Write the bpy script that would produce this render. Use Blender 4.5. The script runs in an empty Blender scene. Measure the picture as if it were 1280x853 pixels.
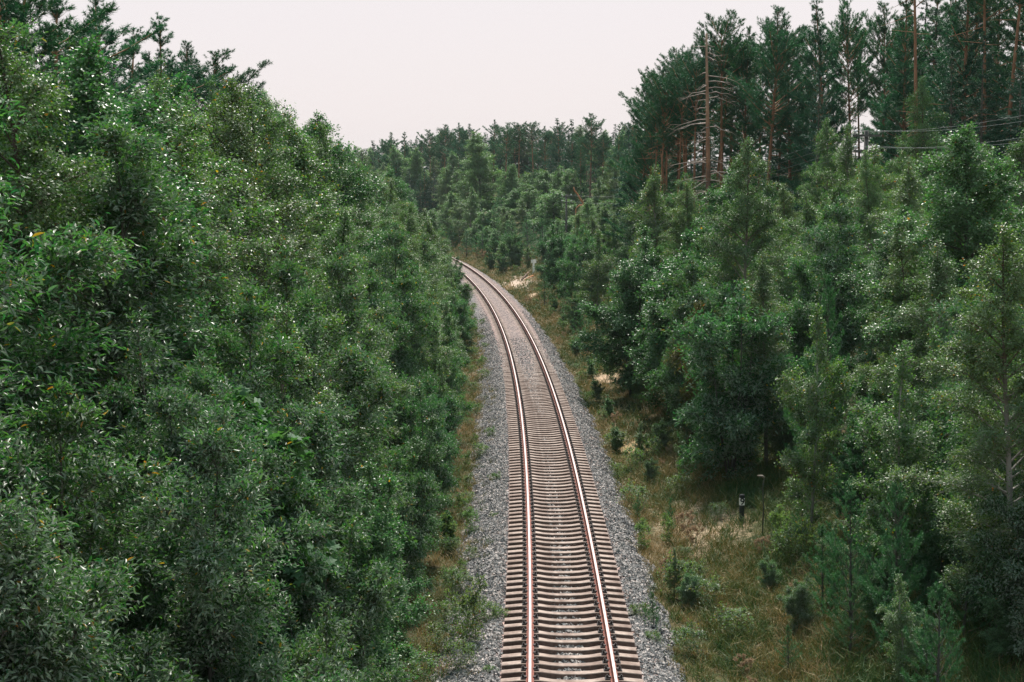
import bpy, math
import numpy as np

RNG = np.random.default_rng(7)
HAZE = 0.00010
R = math.radians
C = bpy.context.scene.collection
PI = math.pi

# ------------------------------------------------------------------ camera
FPX, CX, CY = 2000.0, 640.0, 426.5           # focal length and centre in photo pixels
PITCH = math.atan((CY - 239.0) / FPX)
CAMZ = 9.0


def at(u, v, d):
    """Point at distance d (metres ahead of the bridge) seen at photo pixel u, v."""
    x = (u - CX) / FPX
    y = -(v - CY) / FPX
    dy = math.cos(PITCH) + y * math.sin(PITCH)
    dz = -math.sin(PITCH) + y * math.cos(PITCH)
    k = d / dy
    return np.array([x * k, d, CAMZ + dz * k])


# ------------------------------------------------------------------ layout of the land
def Xc(Y):
    """Track centreline."""
    Y = np.asarray(Y, float)
    Yc = np.minimum(Y, 330.0)
    return 0.421 + 0.0348079 * Yc - 0.000357536 * Yc ** 2 + (Y - Yc) * (0.0348079 - 2 * 0.000357536 * 330)


def dXc(Y):
    return 0.0348079 - 2 * 0.000357536 * np.minimum(Y, 330.0)


def wob(x, y, s=1.0, k=0.0):
    """Smooth pseudo noise in -1..1."""
    return (np.sin(x * 0.91 * s + 1.3 + k) * np.cos(y * 0.73 * s - 0.7 + 2 * k) + 0.6 * np.sin(x * 2.13 * s - y * 1.71 * s + 2.1 + k)
            + 0.4 * np.sin(x * 4.3 * s + y * 3.9 * s + 0.3 + k)) / 2.0


def interp(x, pts):
    return np.interp(x, [p[0] for p in pts], [p[1] for p in pts])


PROFILE = [(-400, 3.0), (-40, 3.0), (-20, 1.9), (-12, 1.0), (-6, 0.0), (-3.6, -0.62), (-2.9, -0.66), (-2.2, -0.60), (-1.6, -0.6), (1.6, -0.62), (2.3, -0.66),
           (3.2, -0.78), (3.9, -0.74), (5.0, -0.42), (7.0, 0.05), (12, 1.3), (20, 3.3), (30, 5.4), (45, 6.3), (400, 6.3)]


def ground_z(o, Y):
    o = np.asarray(o, float)
    z = interp(o, PROFILE)
    far = np.clip((np.abs(o) - 2.4) / 2.0, 0, 1)
    z = z + far * 0.10 * wob(o, Y, 0.9) + far * np.clip((np.abs(o) - 5) / 6, 0, 1) * 0.3 * wob(o * 0.2, Y * 0.2, 1.0, 2.0)
    # beyond the bend the forest stands on rising ground
    return z + np.clip((np.asarray(Y, float) - 195) / 120, 0, 1.6) * 4.5 * np.clip((np.abs(o) - 4) / 9, 0, 1)


def off(x, Y):
    return (np.asarray(x) - Xc(Y)) * math.cos(0) / np.sqrt(1 + dXc(np.asarray(Y, float)) ** 2)


def gz(x, Y):
    return float(ground_z(off(x, Y), Y))


# ------------------------------------------------------------------ materials
def newmat(name):
    m = bpy.data.materials.new(name)
    m.use_nodes = True
    nt = m.node_tree
    for n in list(nt.nodes):
        nt.nodes.remove(n)
    out = nt.nodes.new('ShaderNodeOutputMaterial')
    return m, nt, out


def N(nt, t, **kw):
    n = nt.nodes.new(t)
    for k, v in kw.items():
        if k.startswith('i_'):
            n.inputs[k[2:].replace('_', ' ')].default_value = v
        else:
            setattr(n, k, v)
    return n


def L(nt, a, b):
    nt.links.new(a, b)


def c4(c):
    return (c[0], c[1], c[2], 1.0)


def ramp(nt, fac, stops, interp_='LINEAR'):
    r = N(nt, 'ShaderNodeValToRGB')
    cr = r.color_ramp
    cr.interpolation = interp_
    while len(cr.elements) < len(stops):
        cr.elements.new(0.5)
    for e, (p, c) in zip(cr.elements, stops):
        e.position = p
        e.color = c4(c)
    L(nt, fac, r.inputs['Fac'])
    return r.outputs['Color']


def mixc(nt, fac, a, b, blend='MIX'):
    n = N(nt, 'ShaderNodeMix', data_type='RGBA', blend_type=blend)
    for sock, v in ((n.inputs[0], fac), (n.inputs[6], a), (n.inputs[7], b)):
        if hasattr(v, 'is_linked'):
            L(nt, v, sock)
        elif isinstance(v, (int, float)):
            sock.default_value = v
        else:
            sock.default_value = c4(v)
    return n.outputs[2]


def leaf_mat(name, c1, c2, under, rough=0.4, trans=0.25, yellow=0.985, ycol=(0.42, 0.22, 0.02), spec=0.5, vary=0.2):
    m, nt, out = newmat(name)
    a = N(nt, 'ShaderNodeAttribute', attribute_name='tint')
    col = ramp(nt, a.outputs['Fac'], [(0.0, c1), (yellow - 0.01, c2), (yellow, ycol), (1.0, ycol)])
    oi = N(nt, 'ShaderNodeObjectInfo')
    hv = N(nt, 'ShaderNodeHueSaturation')
    mh = N(nt, 'ShaderNodeMapRange')
    L(nt, oi.outputs['Random'], mh.inputs['Value'])
    mh.inputs['To Min'].default_value = 0.455
    mh.inputs['To Max'].default_value = 0.512
    L(nt, mh.outputs[0], hv.inputs['Hue'])
    mv = N(nt, 'ShaderNodeMapRange')
    sc = N(nt, 'ShaderNodeMath', operation='FRACT')
    mm = N(nt, 'ShaderNodeMath', operation='MULTIPLY')
    L(nt, oi.outputs['Random'], mm.inputs[0])
    mm.inputs[1].default_value = 7.31
    L(nt, mm.outputs[0], sc.inputs[0])
    L(nt, sc.outputs[0], mv.inputs['Value'])
    mv.inputs['To Min'].default_value = 1 - vary
    mv.inputs['To Max'].default_value = 1 + vary
    L(nt, mv.outputs[0], hv.inputs['Value'])
    L(nt, col, hv.inputs['Color'])
    g = N(nt, 'ShaderNodeNewGeometry')
    col2 = mixc(nt, g.outputs['Backfacing'], hv.outputs['Color'], under)
    p = N(nt, 'ShaderNodeBsdfPrincipled')
    L(nt, col2, p.inputs['Base Color'])
    p.inputs['Roughness'].default_value = rough
    p.inputs['Specular IOR Level'].default_value = spec
    t = N(nt, 'ShaderNodeBsdfTranslucent')
    tc = mixc(nt, 1.0, hv.outputs['Color'], (1.25, 1.75, 0.85), 'MULTIPLY')
    L(nt, tc, t.inputs['Color'])
    ms = N(nt, 'ShaderNodeMixShader')
    ms.inputs[0].default_value = trans
    L(nt, p.outputs[0], ms.inputs[1])
    L(nt, t.outputs[0], ms.inputs[2])
    L(nt, ms.outputs[0], out.inputs['Surface'])
    return m


def simple_mat(name, c, rough=0.8, noise=None, scale=20.0, c2=None, spec=0.3, metal=0.0, bump=0.0, coord='Object'):
    m, nt, out = newmat(name)
    p = N(nt, 'ShaderNodeBsdfPrincipled')
    p.inputs['Roughness'].default_value = rough
    p.inputs['Specular IOR Level'].default_value = spec
    p.inputs['Metallic'].default_value = metal
    if c2 is None:
        c2 = tuple(x * 0.7 for x in c)
    tc = N(nt, 'ShaderNodeTexCoord')
    no = N(nt, 'ShaderNodeTexNoise')
    no.inputs['Scale'].default_value = scale
    no.inputs['Detail'].default_value = 5
    L(nt, tc.outputs[coord], no.inputs['Vector'])
    L(nt, ramp(nt, no.outputs['Fac'], [(0.35, c), (0.65, c2)]), p.inputs['Base Color'])
    if bump:
        b = N(nt, 'ShaderNodeBump')
        b.inputs['Strength'].default_value = bump
        b.inputs['Distance'].default_value = 0.01
        L(nt, no.outputs['Fac'], b.inputs['Height'])
        L(nt, b.outputs[0], p.inputs['Normal'])
    L(nt, p.outputs[0], out.inputs['Surface'])
    return m


def tint_mat(name, stops, rough=0.8, spec=0.3, trans=0.0):
    """Colour from the face attribute 'tint' through a ramp."""
    m, nt, out = newmat(name)
    a = N(nt, 'ShaderNodeAttribute', attribute_name='tint')
    p = N(nt, 'ShaderNodeBsdfPrincipled')
    col = ramp(nt, a.outputs['Fac'], stops)
    L(nt, col, p.inputs['Base Color'])
    p.inputs['Roughness'].default_value = rough
    p.inputs['Specular IOR Level'].default_value = spec
    sh = p.outputs[0]
    if trans:
        t = N(nt, 'ShaderNodeBsdfTranslucent')
        L(nt, col, t.inputs['Color'])
        ms = N(nt, 'ShaderNodeMixShader')
        ms.inputs[0].default_value = trans
        L(nt, sh, ms.inputs[1])
        L(nt, t.outputs[0], ms.inputs[2])
        sh = ms.outputs[0]
    L(nt, sh, out.inputs['Surface'])
    return m


def bark_mat(name, stops, zscale, nscale=6.0, rough=0.85):
    """Bark whose colour changes up the trunk (generated height) with flaky noise."""
    m, nt, out = newmat(name)
    tc = N(nt, 'ShaderNodeTexCoord')
    sx = N(nt, 'ShaderNodeSeparateXYZ')
    L(nt, tc.outputs['Object'], sx.inputs[0])
    no = N(nt, 'ShaderNodeTexNoise')
    no.inputs['Scale'].default_value = nscale
    no.inputs['Detail'].default_value = 6
    mp = N(nt, 'ShaderNodeMapping')
    mp.inputs['Scale'].default_value = (1, 1, 0.25)
    L(nt, tc.outputs['Object'], mp.inputs['Vector'])
    L(nt, mp.outputs[0], no.inputs['Vector'])
    ad = N(nt, 'ShaderNodeMath', operation='MULTIPLY_ADD')
    L(nt, sx.outputs['Z'], ad.inputs[0])
    ad.inputs[1].default_value = 1.0 / zscale
    s2 = N(nt, 'ShaderNodeMath', operation='MULTIPLY_ADD')
    L(nt, no.outputs['Fac'], s2.inputs[0])
    s2.inputs[1].default_value = 0.4
    s2.inputs[2].default_value = -0.2
    L(nt, s2.outputs[0], ad.inputs[2])
    p = N(nt, 'ShaderNodeBsdfPrincipled')
    col = ramp(nt, ad.outputs[0], stops)
    col = mixc(nt, 0.6, col, ramp(nt, no.outputs['Fac'], [(0.3, (0.45, 0.45, 0.45)), (0.7, (1.25, 1.25, 1.25))]), 'MULTIPLY')
    L(nt, col, p.inputs['Base Color'])
    p.inputs['Roughness'].default_value = rough
    L(nt, p.outputs[0], out.inputs['Surface'])
    return m


M = {}
M['willow'] = leaf_mat('willow_leaf', (0.008, 0.068, 0.038), (0.078, 0.160, 0.040), (0.32, 0.37, 0.28), rough=0.33, spec=0.32, trans=0.42, yellow=0.994)
M['birch'] = leaf_mat('birch_leaf', (0.012, 0.074, 0.034), (0.118, 0.176, 0.036), (0.22, 0.29, 0.16), rough=0.33, spec=0.32, trans=0.44, yellow=0.990)
M['aspen'] = leaf_mat('aspen_leaf', (0.012, 0.078, 0.042), (0.078, 0.165, 0.050), (0.16, 0.25, 0.13), rough=0.33, spec=0.32, trans=0.42, yellow=0.997)
M['light'] = leaf_mat('light_leaf', (0.038, 0.130, 0.055), (0.145, 0.220, 0.070), (0.19, 0.27, 0.15), rough=0.33, spec=0.32, trans=0.44, yellow=0.997)
M['maple'] = leaf_mat('maple_leaf', (0.024, 0.095, 0.034), (0.070, 0.165, 0.048), (0.08, 0.16, 0.08), rough=0.6, spec=0.2, trans=0.35, yellow=0.999)
M['rowan'] = leaf_mat('rowan_leaf', (0.030, 0.080, 0.025), (0.16, 0.12, 0.03), (0.16, 0.12, 0.05), rough=0.5, trans=0.25, yellow=0.92, ycol=(0.40, 0.13, 0.02))
M['weed'] = leaf_mat('weed_leaf', (0.070, 0.140, 0.050), (0.18, 0.23, 0.075), (0.10, 0.15, 0.09), rough=0.5, trans=0.40, yellow=0.955, ycol=(0.40, 0.22, 0.03))
M['pine'] = leaf_mat('pine_needle', (0.010, 0.072, 0.046), (0.042, 0.125, 0.062), (0.026, 0.10, 0.054), rough=0.45, trans=0.25, yellow=1.01, spec=0.35, vary=0.25)
M['ypine'] = leaf_mat('young_pine_needle', (0.028, 0.115, 0.062), (0.090, 0.190, 0.078), (0.060, 0.150, 0.070), rough=0.45, trans=0.28, yellow=1.01, spec=0.35, vary=0.2)
M['spruce'] = leaf_mat('spruce_needle', (0.012, 0.058, 0.044), (0.030, 0.096, 0.058), (0.022, 0.076, 0.050), rough=0.45, trans=0.12, yellow=1.01, spec=0.35, vary=0.2)
M['dryweed'] = tint_mat('dry_weed', [(0, (0.30, 0.15, 0.10)), (0.35, (0.46, 0.30, 0.19)), (0.7, (0.52, 0.40, 0.27)), (1, (0.16, 0.18, 0.07))], 0.8, trans=0.15)
M['grass'] = tint_mat('grass_blade', [(0.0, (0.040, 0.100, 0.030)), (0.38, (0.085, 0.130, 0.032)), (0.6, (0.17, 0.14, 0.042)), (0.82, (0.35, 0.24, 0.10)), (1.0, (0.50, 0.37, 0.23))], 0.6, trans=0.2)
M['stone'] = tint_mat('ballast_stone', [(0, (0.055, 0.055, 0.062)), (0.35, (0.18, 0.176, 0.18)), (0.65, (0.38, 0.345, 0.33)), (1, (0.64, 0.54, 0.50))], 0.8)
M['pinebark'] = bark_mat('pine_bark', [(0.0, (0.075, 0.060, 0.052)), (0.35, (0.14, 0.080, 0.055)), (0.55, (0.28, 0.125, 0.065)), (1.0, (0.34, 0.165, 0.085))], 15.0, 5.0)
M['birchbark'] = bark_mat('birch_bark', [(0.0, (0.24, 0.22, 0.20)), (0.5, (0.42, 0.39, 0.36)), (0.8, (0.16, 0.11, 0.085)), (1.0, (0.085, 0.05, 0.04))], 9.0, 9.0)
M['bark'] = bark_mat('grey_bark', [(0.0, (0.09, 0.085, 0.075)), (1.0, (0.10, 0.085, 0.065))], 9.0, 9.0)
M['deadwood'] = bark_mat('dead_pine_wood', [(0.0, (0.05, 0.052, 0.055)), (0.42, (0.10, 0.075, 0.065)), (0.55, (0.33, 0.16, 0.09)), (1.0, (0.38, 0.24, 0.16))], 17.0, 5.0)
M['greenstem'] = simple_mat('green_stem', (0.10, 0.14, 0.05), 0.7, c2=(0.16, 0.13, 0.06), scale=4)
M['deadtwig'] = simple_mat('bleached_branch', (0.34, 0.28, 0.24), 0.85, c2=(0.22, 0.17, 0.14), scale=4)
M['orangewood'] = simple_mat('orange_dead_wood', (0.50, 0.22, 0.10), 0.8, c2=(0.34, 0.14, 0.06), scale=3)
M['polewood'] = simple_mat('weathered_pole_wood', (0.13, 0.12, 0.11), 0.9, c2=(0.07, 0.065, 0.06), scale=6)
M['porcelain'] = simple_mat('white_porcelain', (0.75, 0.75, 0.73), 0.25, c2=(0.68, 0.68, 0.66), spec=0.5)
M['wire'] = simple_mat('aluminium_wire', (0.34, 0.35, 0.35), 0.5, c2=(0.28, 0.29, 0.29), metal=0.5)
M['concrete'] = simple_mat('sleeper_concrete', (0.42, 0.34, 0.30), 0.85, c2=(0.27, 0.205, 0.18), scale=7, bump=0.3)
nt_ = M['concrete'].node_tree
p_ = [n for n in nt_.nodes if n.type == 'BSDF_PRINCIPLED'][0]
src_ = p_.inputs['Base Color'].links[0].from_socket
oi_ = N(nt_, 'ShaderNodeObjectInfo')
n2_ = N(nt_, 'ShaderNodeTexNoise')
n2_.inputs['Scale'].default_value = 1.7
n2_.inputs['Detail'].default_value = 3
tc_ = N(nt_, 'ShaderNodeTexCoord')
va_ = N(nt_, 'ShaderNodeVectorMath', operation='ADD')
sc_ = N(nt_, 'ShaderNodeVectorMath', operation='SCALE')
sc_.inputs[0].default_value = (31.0, 17.0, 5.0)
L(nt_, oi_.outputs['Random'], sc_.inputs['Scale'])
L(nt_, tc_.outputs['Object'], va_.inputs[0])
L(nt_, sc_.outputs[0], va_.inputs[1])
L(nt_, va_.outputs[0], n2_.inputs['Vector'])
dirt_ = ramp(nt_, n2_.outputs['Fac'], [(0.32, (0.55, 0.46, 0.42)), (0.62, (1.12, 1.08, 1.05))])
L(nt_, mixc(nt_, 0.85, src_, dirt_, 'MULTIPLY'), p_.inputs['Base Color'])
M['shade_stain'] = simple_mat('shade_and_stain_concrete', (0.17, 0.11, 0.09), 0.9, c2=(0.09, 0.06, 0.05), scale=9, bump=0.3)  # sleeper sides and ends: shade painted in as darker brown, over some staining
M['rust'] = simple_mat('rusty_rail_steel', (0.27, 0.085, 0.058), 0.75, c2=(0.17, 0.055, 0.04), scale=15, bump=0.2)
M['polished'] = simple_mat('polished_rail_head', (0.62, 0.55, 0.53), 0.38, c2=(0.50, 0.42, 0.40), scale=3, metal=0.85, spec=0.5)
M['clip'] = simple_mat('dark_clip_steel', (0.055, 0.040, 0.038), 0.6, c2=(0.03, 0.024, 0.024), scale=40)
M['blackpaint'] = simple_mat('black_paint', (0.018, 0.022, 0.026), 0.5, c2=(0.03, 0.034, 0.038), scale=12)
M['whitepaint'] = simple_mat('white_paint', (0.90, 0.89, 0.87), 0.5, c2=(0.82, 0.81, 0.79), scale=8)
M['log'] = simple_mat('fallen_pole_wood', (0.12, 0.10, 0.085), 0.85, c2=(0.26, 0.14, 0.11), scale=2)


def ground_mat():
    m, nt, out = newmat('forest_floor')
    tc = N(nt, 'ShaderNodeTexCoord')
    n1 = N(nt, 'ShaderNodeTexNoise')
    n1.inputs['Scale'].default_value = 0.55
    n1.inputs['Detail'].default_value = 6
    n2 = N(nt, 'ShaderNodeTexNoise')
    n2.inputs['Scale'].default_value = 7.0
    n2.inputs['Detail'].default_value = 8
    for n in (n1, n2):
        L(nt, tc.outputs['Object'], n.inputs['Vector'])
    base = ramp(nt, n1.outputs['Fac'], [(0.3, (0.028, 0.042, 0.018)), (0.5, (0.055, 0.058, 0.024)), (0.62, (0.11, 0.085, 0.045)), (0.75, (0.06, 0.055, 0.024))])
    fine = ramp(nt, n2.outputs['Fac'], [(0.3, (0.45, 0.45, 0.45)), (0.7, (1.5, 1.45, 1.4))])
    col = mixc(nt, 0.8, base, fine, 'MULTIPLY')
    # pale patches of bare sand and dead litter on the bank
    for (x, y, r, c) in PALE:
        vm = N(nt, 'ShaderNodeVectorMath', operation='DISTANCE')
        mp = N(nt, 'ShaderNodeMapping')
        mp.inputs['Scale'].default_value = (1, 0.28, 0)
        L(nt, tc.outputs['Object'], mp.inputs['Vector'])
        L(nt, mp.outputs[0], vm.inputs[0])
        vm.inputs[1].default_value = (x, y * 0.28, 0)
        ad = N(nt, 'ShaderNodeMath', operation='MULTIPLY_ADD')
        L(nt, n2.outputs['Fac'], ad.inputs[0])
        ad.inputs[1].default_value = -1.6 * r
        L(nt, vm.outputs['Value'], ad.inputs[2])
        mr = N(nt, 'ShaderNodeMapRange')
        L(nt, ad.outputs[0], mr.inputs['Value'])
        mr.inputs['From Min'].default_value = 0.35 * r
        mr.inputs['From Max'].default_value = -0.35 * r
        col = mixc(nt, mr.outputs[0], col, mixc(nt, 0.7, c, fine, 'MULTIPLY'))
    p = N(nt, 'ShaderNodeBsdfPrincipled')
    L(nt, col, p.inputs['Base Color'])
    p.inputs['Roughness'].default_value = 0.95
    p.inputs['Specular IOR Level'].default_value = 0.1
    b = N(nt, 'ShaderNodeBump')
    b.inputs['Strength'].default_value = 0.9
    b.inputs['Distance'].default_value = 0.08
    L(nt, n2.outputs['Fac'], b.inputs['Height'])
    L(nt, b.outputs[0], p.inputs['Normal'])
    L(nt, p.outputs[0], out.inputs['Surface'])
    return m


def gravel_mat():
    m, nt, out = newmat('track_gravel')
    tc = N(nt, 'ShaderNodeTexCoord')
    v = N(nt, 'ShaderNodeTexVoronoi')
    v.inputs['Scale'].default_value = 17.0
    L(nt, tc.outputs['Object'], v.inputs['Vector'])
    sp = N(nt, 'ShaderNodeSeparateColor')
    L(nt, v.outputs['Color'], sp.inputs[0])
    n1 = N(nt, 'ShaderNodeTexNoise')
    n1.inputs['Scale'].default_value = 0.8
    n1.inputs['Detail'].default_value = 4
    L(nt, tc.outputs['Object'], n1.inputs['Vector'])
    col = ramp(nt, sp.outputs[0], [(0.0, (0.06, 0.063, 0.072)), (0.45, (0.155, 0.152, 0.158)), (0.8, (0.30, 0.28, 0.27)), (1.0, (0.46, 0.41, 0.39))])
    at_ = N(nt, 'ShaderNodeAttribute', attribute_name='warm')   # dust and rust brushed off the wheels, between and beside the rails
    col = mixc(nt, at_.outputs['Fac'], col, mixc(nt, 1.0, col, (1.30, 0.98, 0.90), 'MULTIPLY'))
    col = mixc(nt, 0.5, col, ramp(nt, n1.outputs['Fac'], [(0.3, (0.75, 0.77, 0.8)), (0.7, (1.2, 1.15, 1.1))]), 'MULTIPLY')
    p = N(nt, 'ShaderNodeBsdfPrincipled')
    L(nt, col, p.inputs['Base Color'])
    p.inputs['Roughness'].default_value = 0.9
    p.inputs['Specular IOR Level'].default_value = 0.2
    b = N(nt, 'ShaderNodeBump')
    b.invert = True
    b.inputs['Strength'].default_value = 1.0
    b.inputs['Distance'].default_value = 0.05
    L(nt, v.outputs['Distance'], b.inputs['Height'])
    L(nt, b.outputs[0], p.inputs['Normal'])
    L(nt, p.outputs[0], out.inputs['Surface'])
    return m


# ------------------------------------------------------------------ mesh helpers
def mesh_np(name, V, faces_idx, sizes, mats, tint=None, mat_idx=None, smooth=False, extra=None):
    """Mesh from flat numpy arrays: V (n,3), concatenated vertex indices, polygon sizes."""
    me = bpy.data.meshes.new(name)
    V = np.ascontiguousarray(V, np.float32)
    faces_idx = np.ascontiguousarray(faces_idx, np.int32).ravel()
    sizes = np.asarray(sizes, np.int32)
    me.vertices.add(len(V))
    me.vertices.foreach_set('co', V.ravel())
    me.loops.add(len(faces_idx))
    me.loops.foreach_set('vertex_index', faces_idx)
    me.polygons.add(len(sizes))
    st = np.concatenate([[0], np.cumsum(sizes)[:-1]]).astype(np.int32)
    me.polygons.foreach_set('loop_start', st)
    for m in mats:
        me.materials.append(m)
    if mat_idx is not None:
        me.polygons.foreach_set('material_index', np.ascontiguousarray(mat_idx, np.int32))
    if smooth:
        me.polygons.foreach_set('use_smooth', np.ones(len(sizes), bool))
    else:
        me.polygons.foreach_set('use_smooth', np.zeros(len(sizes), bool))
    if tint is not None:
        a = me.attributes.new('tint', 'FLOAT', 'FACE')
        a.data.foreach_set('value', np.ascontiguousarray(tint, np.float32))
    if extra is not None:
        a = me.attributes.new(extra[0], 'FLOAT', 'POINT')
        a.data.foreach_set('value', np.ascontiguousarray(extra[1], np.float32))
    me.update(calc_edges=True)
    return me


class MB:
    """Collects quads and polygons for one mesh."""

    def __init__(s):
        s.v, s.f, s.m = [], [], []

    def add(s, verts, faces, mi=0):
        b = len(s.v)
        s.v += [tuple(map(float, p)) for p in verts]
        s.f += [tuple(b + i for i in f) for f in faces]
        s.m += [mi] * len(faces)

    def box(s, c, size, mi=0, rz=0.0, taper=1.0):
        x, y, z = [k / 2 for k in size]
        P = []
        for sz, k in ((-1, 1.0), (1, taper)):
            for sx, sy in ((-1, -1), (1, -1), (1, 1), (-1, 1)):
                px, py = sx * x * k, sy * y * k
                P.append((c[0] + px * math.cos(rz) - py * math.sin(rz), c[1] + px * math.sin(rz) + py * math.cos(rz), c[2] + sz * z))
        s.add(P, [(3, 2, 1, 0), (4, 5, 6, 7), (0, 1, 5, 4), (1, 2, 6, 5), (2, 3, 7, 6), (3, 0, 4, 7)], mi)

    def tube(s, pts, rad, n=6, mi=0, cap=True):
        pts = np.asarray(pts, float)
        if np.isscalar(rad):
            rad = [rad] * len(pts)
        T = np.gradient(pts, axis=0)
        T /= np.linalg.norm(T, axis=1)[:, None] + 1e-9
        ref = np.array([0, 0, 1.0]) if abs(T[0][2]) < 0.8 else np.array([1.0, 0, 0])
        P = []
        for p, t, r in zip(pts, T, rad):
            a = np.cross(t, ref)
            a /= np.linalg.norm(a)
            b = np.cross(t, a)
            for k in range(n):
                w = 2 * PI * k / n
                P.append(p + r * (math.cos(w) * a + math.sin(w) * b))
        F = []
        for i in range(len(pts) - 1):
            for k in range(n):
                k2 = (k + 1) % n
                F.append((i * n + k, i * n + k2, (i + 1) * n + k2, (i + 1) * n + k))
        if cap:
            F.append(tuple(range(n))[::-1])
            F.append(tuple((len(pts) - 1) * n + k for k in range(n)))
        s.add(P, F, mi)

    def mesh(s, name, mats, smooth=False):
        idx = [i for f in s.f for i in f]
        return mesh_np(name, np.array(s.v), idx, [len(f) for f in s.f], mats, mat_idx=s.m, smooth=smooth)


def obj(name, me, parent=None, loc=(0, 0, 0)):
    o = bpy.data.objects.new(name, me)
    C.objects.link(o)
    o.location = loc
    if parent is not None:
        o.parent = parent
    return o


def tag(o, label=None, cat=None, group=None, kind=None):
    if label:
        o['label'] = label
    if cat:
        o['category'] = cat
    if group:
        o['group'] = group
    if kind:
        o['kind'] = kind
    return o


def unit(a):
    return a / (np.linalg.norm(a, axis=-1, keepdims=True) + 1e-9)


def tubes_np(P0, P1, r0, r1, mid=None):
    """Many 3-sided tapered tubes at once, P0/P1 (n,3); mid adds one bend point."""
    n = len(P0)
    rings = [P0, P1] if mid is None else [P0, mid, P1]
    rr = [r0, r1] if mid is None else [r0, (np.asarray(r0) + np.asarray(r1)) * 0.5, r1]
    t = unit(P1 - P0)
    a = unit(np.cross(t, np.where(np.abs(t[:, 2:3]) < 0.8, np.array([[0, 0, 1.0]]), np.array([[1.0, 0, 0]]))))
    b = np.cross(t, a)
    V = []
    for p, r in zip(rings, rr):
        r = np.broadcast_to(np.asarray(r, float).reshape(-1, 1), (n, 1))
        for k in range(3):
            w = 2 * PI * k / 3
            V.append(p + r * (math.cos(w) * a + math.sin(w) * b))
    V = np.stack(V, 1)                      # n, rings*3, 3
    m = len(rings)
    F = []
    for i in range(m - 1):
        for k in range(3):
            F.append((i * 3 + k, i * 3 + (k + 1) % 3, i * 3 + 3 + (k + 1) % 3, i * 3 + 3 + k))
    F = np.array(F)
    idx = (np.arange(n)[:, None, None] * (m * 3) + F[None])
    return V.reshape(-1, 3), idx.reshape(-1), n * len(F)


LEAF = {   # (along, across, up) in leaf lengths / widths, and faces
    'lance': (np.array([(0, 0, 0), (0.30, 0.46, 0.10), (0.68, 0.36, 0.08), (1, 0, -0.06), (0.68, -0.36, 0.08), (0.30, -0.46, 0.10)]), [(0, 1, 2, 3), (0, 3, 4, 5)]),
    'oval': (np.array([(0, 0, 0), (0.38, 0.5, 0.10), (1, 0, -0.05), (0.38, -0.5, 0.10)]), [(0, 1, 2, 3)]),
    'maple': (np.array([(0, 0, 0), (0.05, 0.55, 0.0), (0.30, 0.30, 0.04), (0.62, 0.62, -0.03), (0.62, 0.20, 0.03), (1.0, 0, -0.06),
                        (0.62, -0.20, 0.03), (0.62, -0.62, -0.03), (0.30, -0.30, 0.04), (0.05, -0.55, 0.0)]), [(0, 1, 2, 8, 9), (2, 3, 4, 6, 7, 8), (4, 5, 6)]),
    'needle': (np.array([(0, 0.5, 0), (0, -0.5, 0), (1, 0, 0)]), [(0, 1, 2)]),
}


def leaves_np(P, D, Nn, ln, wd, kind):
    tv, tf = LEAF[kind]
    n = len(P)
    D = unit(D)
    S = unit(np.cross(Nn, D))
    Nn = np.cross(D, S)
    ln = np.broadcast_to(np.asarray(ln, float), (n,))
    wd = np.broadcast_to(np.asarray(wd, float), (n,))
    V = P[:, None, :] + tv[None, :, 0:1] * ln[:, None, None] * D[:, None, :] + tv[None, :, 1:2] * wd[:, None, None] * S[:, None, :] \
        + tv[None, :, 2:3] * ln[:, None, None] * Nn[:, None, :]
    k = len(tv)
    idx, sizes = [], []
    base = np.arange(n) * k
    parts = [base[:, None] + np.array(f)[None] for f in tf]
    idx = np.concatenate(parts, 1).reshape(-1)
    sizes = np.tile([len(f) for f in tf], n)
    return V.reshape(-1, 3), idx, sizes, len(tf)


def rand_dir(rng, n):
    return unit(rng.normal(size=(n, 3)))


# ------------------------------------------------------------------ tree prototypes
class Proto:
    def __init__(s, name, cat, height, parts):
        s.name, s.cat, s.h, s.parts = name, cat, height, parts


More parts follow.
